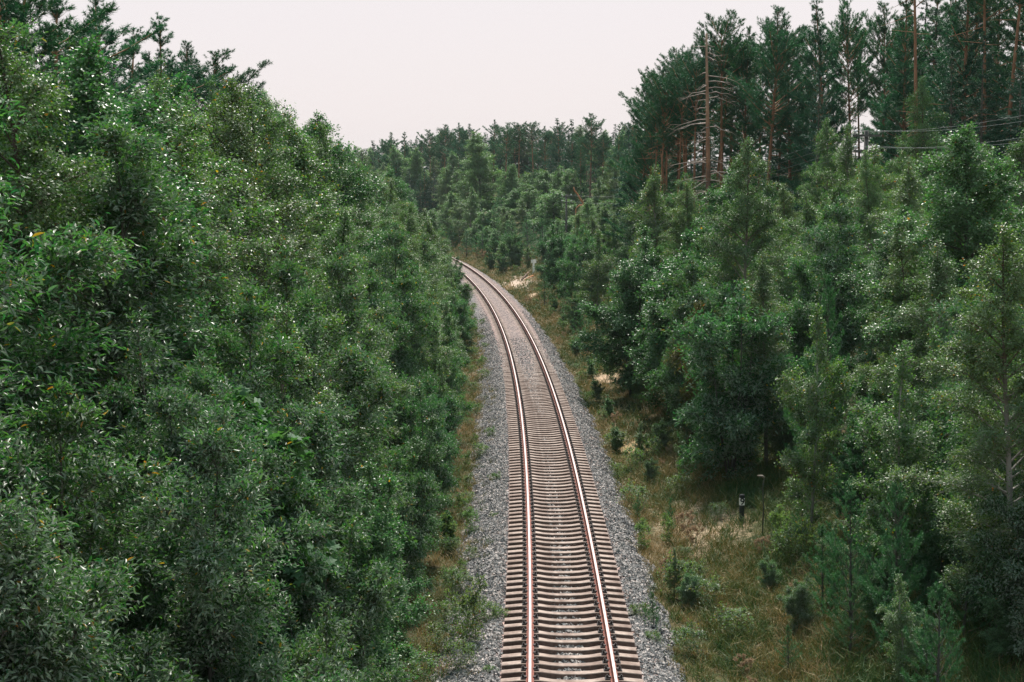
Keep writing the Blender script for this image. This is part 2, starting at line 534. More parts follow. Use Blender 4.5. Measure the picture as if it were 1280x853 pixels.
def broadleaf(name, cat, seed, h, cb, prof, nb, twigs, leaves, ln, wd, kind, mat, bark, elev=(55, 20), droop=0.25, stems=1, lean=0.0, tw_len=0.7,
              trunk_r=0.07, up=0.5, tips=True, jit=0.05, spread=1.0):
    """Trunk with limbs and twigs (one mesh) and a crown of separate leaves hanging along the twigs (one mesh)."""
    rng = np.random.default_rng(seed)
    nb_t = nb
    t = cb + (1 - cb) * (np.arange(nb_t) + rng.uniform(0, 1, nb_t)) / nb_t
    t = np.clip(t, cb, 0.995)
    az = np.arange(nb_t) * 2.39996 + rng.normal(0, 0.5, nb_t)
    st = rng.integers(0, stems, nb_t)
    saz = np.arange(stems) * 2 * PI / max(stems, 1) + rng.uniform(0, 1, stems)
    slean = lean * rng.uniform(0.4, 1.2, stems) * (0 if stems == 1 else 1)
    sh = np.where(np.arange(stems) == 0, 1.0, rng.uniform(0.72, 1.0, stems))
    ph = rng.uniform(0, 6, (stems, 2))

    def stem_pt(si, tt):
        z = tt * h * sh[si]
        r = slean[si] * h * (tt ** 0.8)
        wv = 0.018 * h
        return np.stack([np.cos(saz[si]) * r + wv * np.sin(tt * 5 + ph[si, 0]) * tt, np.sin(saz[si]) * r + wv * np.sin(tt * 4 + ph[si, 1]) * tt, z], -1)

    base = stem_pt(st, t)
    Lb = np.array([prof(x) for x in t]) * h * rng.uniform(0.38, 1.36, nb_t) * spread
    e = np.radians(elev[0] * t + elev[1] * (1 - t)) + rng.normal(0, 0.16, nb_t)
    bd = np.stack([np.cos(az) * np.cos(e), np.sin(az) * np.cos(e), np.sin(e)], -1)
    outw = np.stack([np.cos(az), np.sin(az), np.zeros(nb_t)], -1)

    def bpt(i, u):
        l = Lb[i] * u
        return base[i] + bd[i] * l[:, None] - np.array([0, 0, 1.0]) * (droop * Lb[i] * u * u)[:, None]

    # twigs
    wgt = Lb / Lb.sum()
    cnt = np.maximum(3, np.round(wgt * twigs)).astype(int)
    bi = np.repeat(np.arange(nb_t), cnt)
    nt_ = len(bi)
    u = rng.uniform(0.12, 1.0, nt_) ** 0.75
    tp = bpt(bi, u)
    tl = tw_len * (0.45 + 0.75 * (1 - u)) * rng.uniform(0.5, 1.2, nt_) * np.clip(Lb[bi] / 0.9, 0.35, 1.1)
    td = unit(bd[bi] * 0.55 + rand_dir(rng, nt_) * 0.8 + np.array([0, 0, 1.0]) * (up * 0.6 - 0.1))
    # leader shoots at the tips of the stems
    if tips:
        k = 26
        si = rng.integers(0, stems, k * stems)
        tt = rng.uniform(0.86, 1.0, k * stems)
        p = stem_pt(si, tt)
        d = unit(np.stack([rng.normal(0, 0.5, k * stems), rng.normal(0, 0.5, k * stems), np.full(k * stems, 0.9)], -1))
        tp = np.concatenate([tp, p])
        td = np.concatenate([td, d])
        tl = np.concatenate([tl, tw_len * 0.38 * rng.uniform(0.5, 1.1, k * stems)])
        nt_ = len(tp)
    tend = tp + td * tl[:, None] - np.array([0, 0, 1.0]) * (droop * 0.9 * tl)[:, None]
    # leaves along the twigs
    lc = np.maximum(2, np.round(tl / tl.sum() * leaves)).astype(int)
    li = np.repeat(np.arange(nt_), lc)
    n = len(li)
    w = rng.uniform(0.05, 1.05, n)
    P = tp[li] + (tend[li] - tp[li]) * w[:, None] - np.array([0, 0, 1.0]) * 0.0
    P = P + rng.normal(0, jit, (n, 3))
    tdir = unit(tend - tp)
    D = unit(tdir[li] * 0.75 + rand_dir(rng, n) * 0.75 + np.array([0, 0, -0.25]))
    Nn = unit(rand_dir(rng, n) * 0.52 + np.array([0, 0, 1.0]) * 0.78 + unit(P * np.array([1, 1, 0]))[:, :] * 0.25)
    Nn = Nn * np.where(rng.uniform(0, 1, n) < 0.15, -1.0, 1.0)[:, None]      # some leaves turned over by the wind
    s = rng.uniform(0.6, 1.15, n)
    V, idx, sizes, nf = leaves_np(P, D, Nn, ln * s, wd * s, kind)
    tw_t = rng.uniform(0, 1, nt_)
    tint = np.clip(rng.uniform(0, 1, n) * 0.62 + 0.38 * tw_t[li], 0, 0.98)
    yl = rng.uniform(0, 1, n)
    tint = np.where(yl > 0.985, rng.uniform(0.985, 1, n), tint)
    crown = mesh_np(name + '_crown', V, idx, sizes, [mat], tint=np.repeat(tint, nf))
    # wood
    mb = MB()
    for si in range(stems):
        tt = np.linspace(0, 0.97, 12)
        pts = stem_pt(np.full(12, si), tt)
        pts[0, 2] -= 0.25
        mb.tube(pts, trunk_r * sh[si] / math.sqrt(stems) * (1.12 - tt), 8 if stems == 1 else 6)
    V1 = np.array(mb.v)
    F1 = [i for f in mb.f for i in f]
    S1 = [len(f) for f in mb.f]
    ii = np.arange(nb_t)
    rb = trunk_r / math.sqrt(stems) * 0.34 * np.clip(Lb / (0.18 * h), 0.3, 1.0)
    V2, I2, n2 = tubes_np(base, bpt(ii, np.full(nb_t, 0.95)), rb, rb * 0.25, mid=bpt(ii, np.full(nb_t, 0.5)))
    V3, I3, n3 = tubes_np(tp, tend, 0.0045, 0.002)
    Vt = np.concatenate([V1, V2, V3])
    It = np.concatenate([np.array(F1), I2 + len(V1), I3 + len(V1) + len(V2)])
    St = np.concatenate([S1, np.full(n2 + n3, 4)])
    trunk = mesh_np(name + '_trunk', Vt, It, St, [bark], smooth=True)
    return Proto(name, cat, h, [('trunk', trunk), ('crown', crown)])


def conifer(name, cat, seed, h, cb, prof, nb, tufts, needles, ln, wd, mat, bark, elev=(35, -10), droop=0.0, trunk_r=0.16, tuft_r=0.25, stub=0, whorl=0, flat=0.45, upshoot=0.4, inner=0.35):
    """Pine or spruce: trunk with limbs and stubs (one mesh), crown of needle tufts at the ends of the limbs (one mesh)."""
    rng = np.random.default_rng(seed)
    t = cb + (1 - cb) * (np.arange(nb) + rng.uniform(0, 1, nb)) / nb
    if whorl:
        t = cb + (1 - cb) * np.round((t - cb) / (1 - cb) * whorl) / whorl + rng.normal(0, 0.004, nb)
    t = np.clip(t, cb * 0.97, 0.985)
    az = np.arange(nb) * 2.39996 + rng.normal(0, 0.6, nb)
    ph = rng.uniform(0, 6, 2)
    wv = 0.010 * h

    def stem(tt):
        return np.stack([wv * np.sin(tt * 4 + ph[0]) * tt, wv * np.sin(tt * 3 + ph[1]) * tt, tt * h], -1)
    base = stem(t)
    Lb = np.array([prof(x) for x in t]) * h * rng.uniform(0.4, 1.3, nb)
    e = np.radians(elev[0] * t + elev[1] * (1 - t)) + rng.normal(0, 0.12, nb)
    bd = np.stack([np.cos(az) * np.cos(e), np.sin(az) * np.cos(e), np.sin(e)], -1)

    def bpt(i, u):
        l = Lb[i] * u
        return base[i] + bd[i] * l[:, None] + np.array([0, 0, 1.0]) * ((upshoot * u * u - droop * u) * Lb[i] * 0.5)[:, None]
    cnt = np.maximum(3, np.round(Lb / Lb.sum() * tufts)).astype(int)
    bi = np.repeat(np.arange(nb), cnt)
    n_t = len(bi)
    u = inner + (1.02 - inner) * rng.uniform(0, 1, n_t) ** 0.8
    side = unit(np.cross(bd, np.array([0, 0, 1.0])))
    sp = rng.normal(0, 1, n_t) * 0.26 * Lb[bi] * (1.15 - u)
    tp = bpt(bi, u) + side[bi] * sp[:, None] + rng.normal(0, 0.05, (n_t, 3)) * h / 14 * np.array([1, 1, flat])
    td = unit(bd[bi] * 0.7 + side[bi] * np.sign(sp)[:, None] * 0.35 + rand_dir(rng, n_t) * 0.35 + np.array([0, 0, upshoot]))
    # the leader
    k = max(8, tufts // 110)
    tt = rng.uniform(0.92, 1.0, k)
    tp = np.concatenate([tp, stem(tt) + rng.normal(0, 0.012 * h / 10, (k, 3))])
    td = np.concatenate([td, unit(np.stack([rng.normal(0, .35, k), rng.normal(0, .35, k), np.ones(k)], -1))])
    n_t = len(tp)
    tsc = np.concatenate([np.clip(Lb[bi] / 1.1, 0.4, 1.0), np.full(k, 0.45)])     # finer sprays towards the tip
    per = max(3, needles // n_t)
    li = np.repeat(np.arange(n_t), per)
    n = len(li)
    w = rng.uniform(0, 1, n)
    P = tp[li] + td[li] * (w * tuft_r * tsc[li])[:, None]
    rd = rand_dir(rng, n)
    D = unit(td[li] * 0.75 + rd)
    Nn = unit(rand_dir(rng, n) + np.array([0, 0, 0.5]))
    s = rng.uniform(0.7, 1.2, n) * (0.45 + 0.55 * tsc[li])
    V, idx, sizes, nf = leaves_np(P, D, Nn, ln * s, wd * s, 'needle')
    tt_ = rng.uniform(0, 1, n_t)
    tint = np.clip(0.5 * rng.uniform(0, 1, n) + 0.5 * tt_[li], 0, 1)
    crown = mesh_np(name + '_crown', V, idx, sizes, [mat], tint=tint)
    mb = MB()
    tt = np.linspace(0, 0.985, 14)
    pts = stem(tt)
    pts[0, 2] -= 0.3
    mb.tube(pts, trunk_r * (1.03 - tt) ** 0.8, 8)
    V1 = np.array(mb.v)
    F1 = np.array([i for f in mb.f for i in f])
    S1 = [len(f) for f in mb.f]
    ii = np.arange(nb)
    rb = trunk_r * 0.26 * np.clip(Lb / (0.12 * h), 0.25, 1)
    V2, I2, n2 = tubes_np(base, bpt(ii, np.full(nb, 0.96)), rb, rb * 0.25, mid=bpt(ii, np.full(nb, 0.5)))
    Vs, Is, Ss = [V1, V2], [F1, I2 + len(V1)], [S1, np.full(n2, 4)]
    if stub:
        ts = rng.uniform(0.22, cb + 0.12, stub)
        b0 = stem(ts)
        a2 = rng.uniform(0, 2 * PI, stub)
        d2 = np.stack([np.cos(a2), np.sin(a2), rng.normal(-0.12, 0.12, stub)], -1)
        V3, I3, n3 = tubes_np(b0, b0 + d2 * rng.uniform(0.3, 1.9, stub)[:, None], 0.022, 0.006)
        Vs.append(V3)
        Is.append(I3 + len(V1) + len(V2))
        Ss.append(np.full(n3, 4))
    trunk = mesh_np(name + '_trunk', np.concatenate(Vs), np.concatenate(Is), np.concatenate(Ss), [bark], smooth=True)
    return Proto(name, cat, h, [('trunk', trunk), ('crown', crown)])


def cone(w, p=0.8):
    return lambda t: w * max(0.05, (1 - t)) ** p


def bell(w, lo, mid):
    """Widest at mid, narrow at lo and at the top."""
    def f(t):
        if t < mid:
            k = max(0.0, (t - lo) / max(mid - lo, 1e-3))
            return w * (0.45 + 0.55 * math.sin(k * PI / 2))
        return w * max(0.07, math.cos((t - mid) / (1 - mid) * PI / 2)) ** 0.85
    return f


def ragged(w, lo, k):
    """Pine crown: fullest low down, tapering unevenly to a blunt tip."""
    def f(t):
        x = (t - lo) / (1 - lo)
        return w * (0.55 + 0.45 * min(1.0, x / 0.25)) * max(0.06, 1 - x ** 1.25) * (1 + 0.35 * math.sin(x * 15 + k))
    return f


def dome(w, lo, mid, k):
    b = bell(w, lo, mid)
    return lambda t: b(t) * (1 + 0.32 * math.sin((t - lo) / (1 - lo) * 16 + k))


Q = {}
wl = dict(ln=0.090, wd=0.031, kind='lance', mat=M['willow'], bark=M['bark'])
Q['willow1'] = broadleaf('willow_tree', 'willow tree', 11, 8.6, 0.10, bell(0.21, 0.1, 0.42), 80, 3600, 86000, elev=(66, 40), droop=0.2, stems=4, lean=0.10, tw_len=0.75, trunk_r=0.10, up=0.6, **wl)
Q['willow2'] = broadleaf('willow_tree', 'willow tree', 12, 7.0, 0.08, bell(0.24, 0.08, 0.40), 70, 2800, 66000, elev=(66, 38), droop=0.2, stems=4, lean=0.12, tw_len=0.7, trunk_r=0.09, up=0.6, **wl)
Q['willow3'] = broadleaf('willow_bush', 'willow bush', 13, 4.2, 0.04, bell(0.30, 0.04, 0.40), 50, 1500, 28000, elev=(66, 34), droop=0.2, stems=5, lean=0.16, tw_len=0.55, trunk_r=0.06, up=0.6, **wl)
bl = dict(ln=0.056, wd=0.042, kind='oval', mat=M['birch'], bark=M['birchbark'])
Q['birch1'] = broadleaf('birch_tree', 'birch tree', 21, 10.5, 0.08, bell(0.23, 0.08, 0.34), 74, 2500, 78000, elev=(66, 34), droop=0.34, tw_len=0.62, trunk_r=0.09, up=0.2, jit=0.06, **bl)
Q['birch2'] = broadleaf('birch_tree', 'birch tree', 22, 7.5, 0.06, bell(0.25, 0.06, 0.30), 58, 1700, 50000, elev=(64, 34), droop=0.30, tw_len=0.52, trunk_r=0.065, up=0.25, jit=0.06, **bl)
Q['birch3'] = broadleaf('young_birch', 'young birch', 23, 5.2, 0.05, bell(0.225, 0.05, 0.30), 46, 950, 21000, elev=(66, 40), droop=0.22, tw_len=0.40, trunk_r=0.04, up=0.35, **bl)
al = dict(ln=0.068, wd=0.056, kind='oval', mat=M['aspen'], bark=M['bark'])
Q['aspen1'] = broadleaf('aspen_tree', 'aspen tree', 31, 9.5, 0.10, bell(0.23, 0.10, 0.40), 90, 3300, 84000, elev=(60, 22), droop=0.22, tw_len=0.75, trunk_r=0.10, up=0.35, **al)
Q['aspen2'] = broadleaf('alder_bush', 'alder bush', 32, 5.6, 0.05, bell(0.29, 0.05, 0.38), 60, 1800, 42000, elev=(62, 26), droop=0.2, stems=3, lean=0.1, tw_len=0.6, trunk_r=0.07, up=0.4, **al)
ll = dict(ln=0.075, wd=0.060, kind='oval', mat=M['light'], bark=M['bark'])
Q['light1'] = broadleaf('broadleaf_tree', 'broadleaf tree', 33, 9.5, 0.08, bell(0.25, 0.08, 0.40), 90, 3000, 70000, elev=(62, 22), droop=0.22, tw_len=0.75, trunk_r=0.10, up=0.35, **ll)
Q['light2'] = broadleaf('broadleaf_bush', 'broadleaf bush', 34, 5.0, 0.04, bell(0.33, 0.04, 0.38), 60, 1600, 34000, elev=(62, 26), droop=0.2, stems=3, lean=0.1, tw_len=0.6, trunk_r=0.07, up=0.4, **ll)
Q['maple'] = broadleaf('maple_sapling', 'maple sapling', 41, 4.6, 0.12, bell(0.24, 0.12, 0.5), 40, 620, 8200, ln=0.15, wd=0.16, kind='maple', mat=M['maple'], bark=M['bark'], elev=(55, 25), droop=0.15, tw_len=0.5, trunk_r=0.045, up=0.3)
Q['rowan'] = broadleaf('rowan_sapling', 'rowan sapling', 42, 3.0, 0.15, bell(0.24, 0.15, 0.5), 26, 380, 5200, ln=0.085, wd=0.03, kind='lance', mat=M['rowan'], bark=M['bark'], elev=(55, 25), droop=0.2, tw_len=0.42, trunk_r=0.03, up=0.3)
Q['weed1'] = broadleaf('leafy_weed', 'weed', 51, 0.9, 0.02, bell(0.42, 0.02, 0.40), 34, 170, 900, ln=0.065, wd=0.032, kind='oval', mat=M['weed'], bark=M['greenstem'], elev=(60, 20), droop=0.25, stems=9, lean=0.36, tw_len=0.26, trunk_r=0.010, up=0.2, jit=0.05)
Q['weed2'] = broadleaf('leafy_weed', 'weed', 52, 1.3, 0.03, cone(0.24, 0.6), 34, 190, 1000, ln=0.085, wd=0.03, kind='lance', mat=M['weed'], bark=M['greenstem'], elev=(62, 36), droop=0.2, stems=6, lean=0.24, tw_len=0.28, trunk_r=0.010, up=0.3, jit=0.05)
Q['dry'] = broadleaf('dry_fireweed', 'dry weed', 53, 1.2, 0.15, cone(0.16, 0.5), 20, 150, 1500, ln=0.075, wd=0.018, kind='lance', mat=M['dryweed'], bark=M['deadtwig'], elev=(75, 60), droop=0.05, stems=7, lean=0.28, tw_len=0.22, trunk_r=0.014, up=0.8, jit=0.02)
Q['ypine1'] = conifer('young_pine', 'young pine', 61, 4.2, 0.06, cone(0.30, 0.65), 66, 520, 34000, 0.085, 0.010, M['ypine'], M['bark'], elev=(60, 20), trunk_r=0.05, tuft_r=0.24, whorl=10, upshoot=0.75, inner=0.3)
Q['ypine2'] = conifer('young_pine', 'young pine', 62, 2.6, 0.06, cone(0.32, 0.7), 44, 300, 19000, 0.08, 0.010, M['ypine'], M['bark'], elev=(62, 22), trunk_r=0.035, tuft_r=0.2, whorl=8, upshoot=0.8, inner=0.3)
pk = dict(ln=0.15, wd=0.024, mat=M['pine'], bark=M['pinebark'])
Q['pine1'] = conifer('scots_pine', 'pine tree', 71, 17.0, 0.54, dome(0.150, 0.54, 0.66, 5), 74, 1900, 60000, elev=(48, -4), trunk_r=0.16, tuft_r=0.26, stub=26, upshoot=0.32, inner=0.22, **pk)
Q['pine2'] = conifer('scots_pine', 'pine tree', 72, 16.0, 0.36, dome(0.150, 0.36, 0.52, 9), 88, 2300, 72000, elev=(48, -8), trunk_r=0.15, tuft_r=0.26, stub=22, upshoot=0.32, inner=0.22, **pk)
Q['pine3'] = conifer('scots_pine', 'pine tree', 73, 18.0, 0.70, dome(0.130, 0.70, 0.78, 2), 56, 1300, 42000, elev=(45, -4), trunk_r=0.16, tuft_r=0.26, stub=30, upshoot=0.32, inner=0.22, **pk)
Q['pine4'] = conifer('dense_pine', 'pine tree', 74, 14.0, 0.12, cone(0.20, 0.75), 120, 2700, 86000, elev=(48, -4), trunk_r=0.14, tuft_r=0.26, stub=8, upshoot=0.4, whorl=24, inner=0.2, **pk)
Q['spruce'] = conifer('spruce_tree', 'spruce tree', 75, 15.0, 0.06, cone(0.19, 0.85), 130, 2300, 82000, 0.15, 0.026, M['spruce'], M['bark'], elev=(20, -22), trunk_r=0.14, tuft_r=0.30, upshoot=0.12, droop=0.15, inner=0.2)

CLEAR = []          # (x, y, half angle) of small things that stand free of the bushes around them


def blocks(x, y, h, wf):
    for (px, py, r, zt) in CLEAR:
        if y < py + 0.5 and y > 12:
            # does a crown here hang into the line of sight from the bridge to the thing
            xs = px * y / py
            zs = CAMZ + (zt - CAMZ) * y / py
            if abs(x - xs) < r * y / py + 0.20 * h * wf and gz(x, y) + h > zs:
                return True
    return False



def place(key, x, y, height, label=None, group=None, wf=1.0, rz=None, cat=None, zbase=None, name=None):
    if blocks(x, y, height, wf):
        return None
    q = Q[key]
    s = height / q.h
    z = gz(x, y) if zbase is None else zbase
    e = bpy.data.objects.new(name or q.name, None)
    C.objects.link(e)
    e.empty_display_size = 0.3
    e.location = (x, y, z)
    e.rotation_euler = (RNG.normal(0, 0.03), RNG.normal(0, 0.03), RNG.uniform(0, 2 * PI) if rz is None else rz)
    e.scale = (s * wf, s * wf, s)
    tag(e, label, cat or q.cat, group)
    for pn, me in q.parts:
        obj(pn, me, e)
    return e


def place_px(key, u, v, d, label=None, group=None, wf=1.0, hmin=0.5, **k):
    """Tree whose tip stands at photo pixel u, v at distance d; its height follows from the ground there."""
    p = at(u, v, d)
    g = gz(p[0], d)
    return place(key, p[0], d, max(hmin, p[2] - g), label, group, wf, **k)


# ------------------------------------------------------------------ ground
pA, pB = at(640, 352, 165), at(885, 650, 45)
PALE = [(pA[0] + 0.3, 167, 2.9, (0.48, 0.37, 0.30)), (pB[0] - 0.3, 46.0, 1.3, (0.34, 0.26, 0.18)), (pA[0] + 2.0, 148, 0.9, (0.46, 0.34, 0.24)),
        (float(Xc(60)) + 3.4, 60, 0.8, (0.40, 0.28, 0.16)), (float(Xc(82)) + 4.2, 82, 1.0, (0.45, 0.32, 0.22))]
oo = np.concatenate([np.array([-1500, -700, -400, -200, -100, -60]), np.arange(-45, -12, 3.0), np.arange(-12, -2, 0.5), np.arange(-2, 2.4, 1.0), np.arange(2.5, 14, 0.4), np.arange(14, 46, 2.5),
                     np.array([60, 100, 200, 400, 700, 1500])])
YY = np.concatenate([np.array([-60, -20]), np.arange(0, 90, 0.8), np.arange(90, 260, 2.0), np.arange(260, 420, 10), np.array([500, 700, 1000, 1600, 2500])])
O_, Y_ = np.meshgrid(oo, YY)
Zg = ground_z(O_, Y_)
Xg = Xc(Y_) + O_ * np.sqrt(1 + dXc(Y_) ** 2)
V = np.stack([Xg, Y_, Zg], -1).reshape(-1, 3)
nx, ny = len(oo), len(YY)
ii, jj = np.meshgrid(np.arange(nx - 1), np.arange(ny - 1))
a = (jj * nx + ii).ravel()
idx = np.stack([a, a + 1, a + nx + 1, a + nx], -1)
g = obj('ground', mesh_np('ground', V, idx, np.full(len(a), 4), [ground_mat()], smooth=True))
tag(g, kind='structure')

# gravel bed
BP0 = [(-2.95, -0.76), (-2.55, -0.56), (-1.95, -0.38), (-1.50, -0.285), (-1.36, -0.33), (-0.95, -0.40), (-0.55, -0.40), (-0.28, -0.335), (0.0, -0.315), (0.28, -0.335), (0.55, -0.40), (0.95, -0.40),
       (1.36, -0.33), (1.50, -0.285), (1.85, -0.40), (2.25, -0.62), (2.45, -0.80)]
rise = np.array([0, 0, 0, 0.04, 0.115, 0.17, 0.175, 0.115, 0.095, 0.115, 0.175, 0.17, 0.115, 0.04, 0, 0, 0])
bo = np.array([p[0] for p in BP0])
bz = np.array([p[1] for p in BP0])
warm0 = np.array([0, 0, 0, .5, .9, 1, .9, .7, .6, .7, .9, 1, .9, .8, .4, 0, 0])
by = np.arange(-6, 330, 0.25)
lift = np.clip((by - 62) / 26, 0, 1)
Zb = bz[None] + rise[None] * lift[:, None]


def bulge(o, y):
    return np.clip((np.abs(o) - 1.5) / 0.5, 0, 1) * 0.22 * wob(y * 1.3 + 3 * np.sign(o), o * 0, 1.0)


Ob = bo[None] + bulge(bo[None] + 0 * by[:, None], by[:, None])
Zb = Zb - np.where(np.abs(bo)[None] > 1.45, 0.015, 0.0)
cs = 1 / np.sqrt(1 + dXc(by) ** 2)
sn = dXc(by) * cs
V = np.stack([Xc(by)[:, None] + Ob * cs[:, None], by[:, None] - Ob * sn[:, None], Zb], -1).reshape(-1, 3)
nx, ny = len(bo), len(by)
ii, jj = np.meshgrid(np.arange(nx - 1), np.arange(ny - 1))
a = (jj * nx + ii).ravel()
idx = np.stack([a, a + 1, a + nx + 1, a + nx], -1)
gb = obj('gravel_road_bed', mesh_np('gravel_bed', V, idx, np.full(len(a), 4), [gravel_mat()], extra=('warm', np.tile(warm0, ny))))
tag(gb, kind='structure')


def bed_z(o, Y):
    k = np.clip((Y - 62) / 26, 0, 1)
    o = o - bulge(o, Y)
    return np.interp(o, bo, bz) + np.interp(o, bo, rise) * k


def stones():
    rng = np.random.default_rng(5)
    P = []

    def region(o0, o1, y0, y1, dens, zoff=0.0, taper=125):
        n = int((o1 - o0) * (y1 - y0) * dens)
        o = rng.uniform(o0, o1, n)
        # thin with distance
        y = y0 + (y1 - y0) * rng.uniform(0, 1, n) ** 1.3
        kp = rng.uniform(0, 1, n) < np.clip((taper - y) / 55, 0, 1)
        o, y = o[kp], y[kp]
        P.append(np.stack([o, y, bed_z(o, y) + zoff], -1))
    region(-2.7, -1.38, 27, 125, 330)
    region(1.38, 2.3, 27, 125, 330)
    region(-0.5, 0.5, 27, 72, 190, 0.005)
    region(-0.25, 0.25, 27, 60, 120, 0.02)
    region(-1.4, 1.4, 72, 100, 120)
    region(-3.2, -2.6, 27, 80, 40, -0.06)
    region(2.2, 2.9, 27, 80, 45, -0.06)
    P = np.concatenate(P)
    n = len(P)
    # stones spilled into the cribs only, not on the tops near the rails
    X = Xc(P[:, 1]) + P[:, 0]
    ctr = np.stack([X, P[:, 1] - P[:, 0] * dXc(P[:, 1]), P[:, 2] + 0.008], -1)
    octa = np.array([(1, 0, 0), (-1, 0, 0), (0, 1, 0), (0, -1, 0), (0, 0, 1), (0, 0, -1)], float)
    F = np.array([(0, 2, 4), (2, 1, 4), (1, 3, 4), (3, 0, 4), (2, 0, 5), (1, 2, 5), (3, 1, 5), (0, 3, 5)])
    s = rng.uniform(0.022, 0.042, n)
    ax = s[:, None] * rng.uniform(0.7, 1.3, (n, 3)) * np.array([1, 1, 0.8])
    V = octa[None] * ax[:, None, :] + rng.normal(0, 0.3, (n, 6, 3)) * s[:, None, None]
    th = rng.uniform(0, 2 * PI, n)
    c, s_ = np.cos(th)[:, None], np.sin(th)[:, None]
    V = np.stack([V[..., 0] * c - V[..., 1] * s_, V[..., 0] * s_ + V[..., 1] * c, V[..., 2]], -1) + ctr[:, None, :]
    idx = (np.arange(n)[:, None, None] * 6 + F[None]).reshape(-1)
    warm = np.clip(1.2 - np.abs(np.abs(P[:, 0]) - 0.8), 0, 1) * 0.12
    tint = np.clip(rng.beta(1.6, 1.8, n) + warm, 0, 1)
    o = obj('gravel_stones', mesh_np('gravel_stones', V.reshape(-1, 3), idx, np.full(n * 8, 3), [M['stone']], tint=np.repeat(tint, 8)))
    tag(o, 'loose grey and pinkish crushed stone around the concrete sleepers', 'gravel', kind='stuff')


stones()

# ------------------------------------------------------------------ railway track: two rails on concrete sleepers
track = bpy.data.objects.new('railway_track', None)
C.objects.link(track)
track.location = (float(Xc(0)), 0, 0)
tag(track, 'single railway track with rusty rails on pale concrete sleepers curving away through the trees', 'railway track')
TO = np.array([float(Xc(0)), 0, 0])


def rail(o0):
    prof = [(-0.075, -0.18), (-0.075, -0.168), (-0.02, -0.150), (-0.009, -0.13), (-0.009, -0.055), (-0.037, -0.042), (-0.037, -0.009), (-0.025, 0.0),
            (0.025, 0.0), (0.037, -0.009), (0.037, -0.042), (0.009, -0.055), (0.009, -0.13), (0.02, -0.150), (0.075, -0.168), (0.075, -0.18)]
    ys = np.arange(-4, 320, 1.0)
    cs = 1 / np.sqrt(1 + dXc(ys) ** 2)
    sn = dXc(ys) * cs
    m = len(prof)
    V = []
    for (po, pz) in prof:
        o = o0 + po
        V.append(np.stack([Xc(ys) + o * cs, ys - o * sn, np.full(len(ys), pz)], -1))
    V = np.stack(V, 1).reshape(-1, 3) - TO
    F, mi = [], []
    for i in range(len(ys) - 1):
        for k in range(m):
            k2 = (k + 1) % m
            F.append((i * m + k, i * m + k2, (i + 1) * m + k2, (i + 1) * m + k))
            mi.append(1 if k in (7,) else 0)
    obj('rail', mesh_np('rail', V, np.array(F)[:, ::-1], np.full(len(F), 4), [M['rust'], M['polished']], mat_idx=mi), track)


rail(-0.7975)
rail(0.7975)

SLP = [(-1.35, -0.225), (-1.0, -0.19), (-0.6, -0.19), (-0.38, -0.222), (-0.15, -0.236), (0.15, -0.236), (0.38, -0.222), (0.6, -0.19), (1.0, -0.19), (1.35, -0.225)]


def sleeper_mb(mb, x=0.0, y=0.0, th=0.0, dz=0.0, side=1):
    V, F = [], []
    for (o, z) in SLP:
        w = 0.115 if abs(o) > 0.5 else 0.10
        for (dy, zz) in ((-w - 0.035, -0.42), (-w, z - 0.012), (-w + 0.012, z), (w - 0.012, z), (w, z - 0.012), (w + 0.035, -0.42)):
            px, py = o, dy
            V.append((x + px * math.cos(th) - py * math.sin(th), y + px * math.sin(th) + py * math.cos(th), zz + dz))
    n = len(SLP)
    G = []
    for i in range(n - 1):
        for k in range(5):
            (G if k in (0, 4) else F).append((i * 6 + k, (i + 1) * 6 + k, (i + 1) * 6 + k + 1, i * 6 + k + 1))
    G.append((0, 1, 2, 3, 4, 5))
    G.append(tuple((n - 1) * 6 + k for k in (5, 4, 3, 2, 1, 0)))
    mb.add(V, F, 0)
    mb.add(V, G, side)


def fast_mb(mb, o0, mi=0, x=0.0, y=0.0, th=0.0):
    """Base pad with two bent clips and two bolts, either side of the rail foot."""
    def pt(a, b, c):
        return (x + a * math.cos(th) - b * math.sin(th), y + a * math.sin(th) + b * math.cos(th), c)
    mb.box(pt(o0, 0, -0.186), (0.36, 0.15, 0.008), mi, th)
    for s in (-1, 1):
        mb.box(pt(o0 + s * 0.125, 0, -0.176), (0.085, 0.13, 0.026), mi, th)
        mb.box(pt(o0 + s * 0.095, 0, -0.152), (0.07, 0.075, 0.024), mi, th)
        mb.tube([pt(o0 + s * 0.135, 0.0, -0.17), pt(o0 + s * 0.135, 0.0, -0.10)], 0.017, 6, mi)
        mb.tube([pt(o0 + s * 0.135, 0.0, -0.145), pt(o0 + s * 0.135, 0.0, -0.122)], 0.032, 6, mi)


mb = MB()
sleeper_mb(mb)
SME = mb.mesh('sleeper', [M['concrete'], M['shade_stain']])
FME = []
for s in (-1, 1):
    mb = MB()
    fast_mb(mb, s * 0.7975)
    FME.append(mb.mesh('rail_fastening', [M['clip']]))
sy = 28.45
rest = MB()
restf = MB()
for i in range(470):
    y = sy + i * 0.545
    if i < 0 or y > 262:
        break
    th = -math.atan(float(dXc(y)))
    x = float(Xc(y))
    jt = RNG.normal(0, 0.006)
    if 0 <= i < 100:
        o = obj('sleeper', SME, track, (x - TO[0], y + RNG.normal(0, 0.012), RNG.normal(0, 0.004)))
        o.rotation_euler = (0, 0, -math.atan(-float(dXc(y))) * -1 + jt)
        for fm in FME:
            obj('rail_fastening', fm, o, (0, 0, 0))
    else:
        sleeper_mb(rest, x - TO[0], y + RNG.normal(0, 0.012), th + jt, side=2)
        fast_mb(rest, -0.7975, 1, x - TO[0], y, th)
        fast_mb(rest, 0.7975, 1, x - TO[0], y, th)
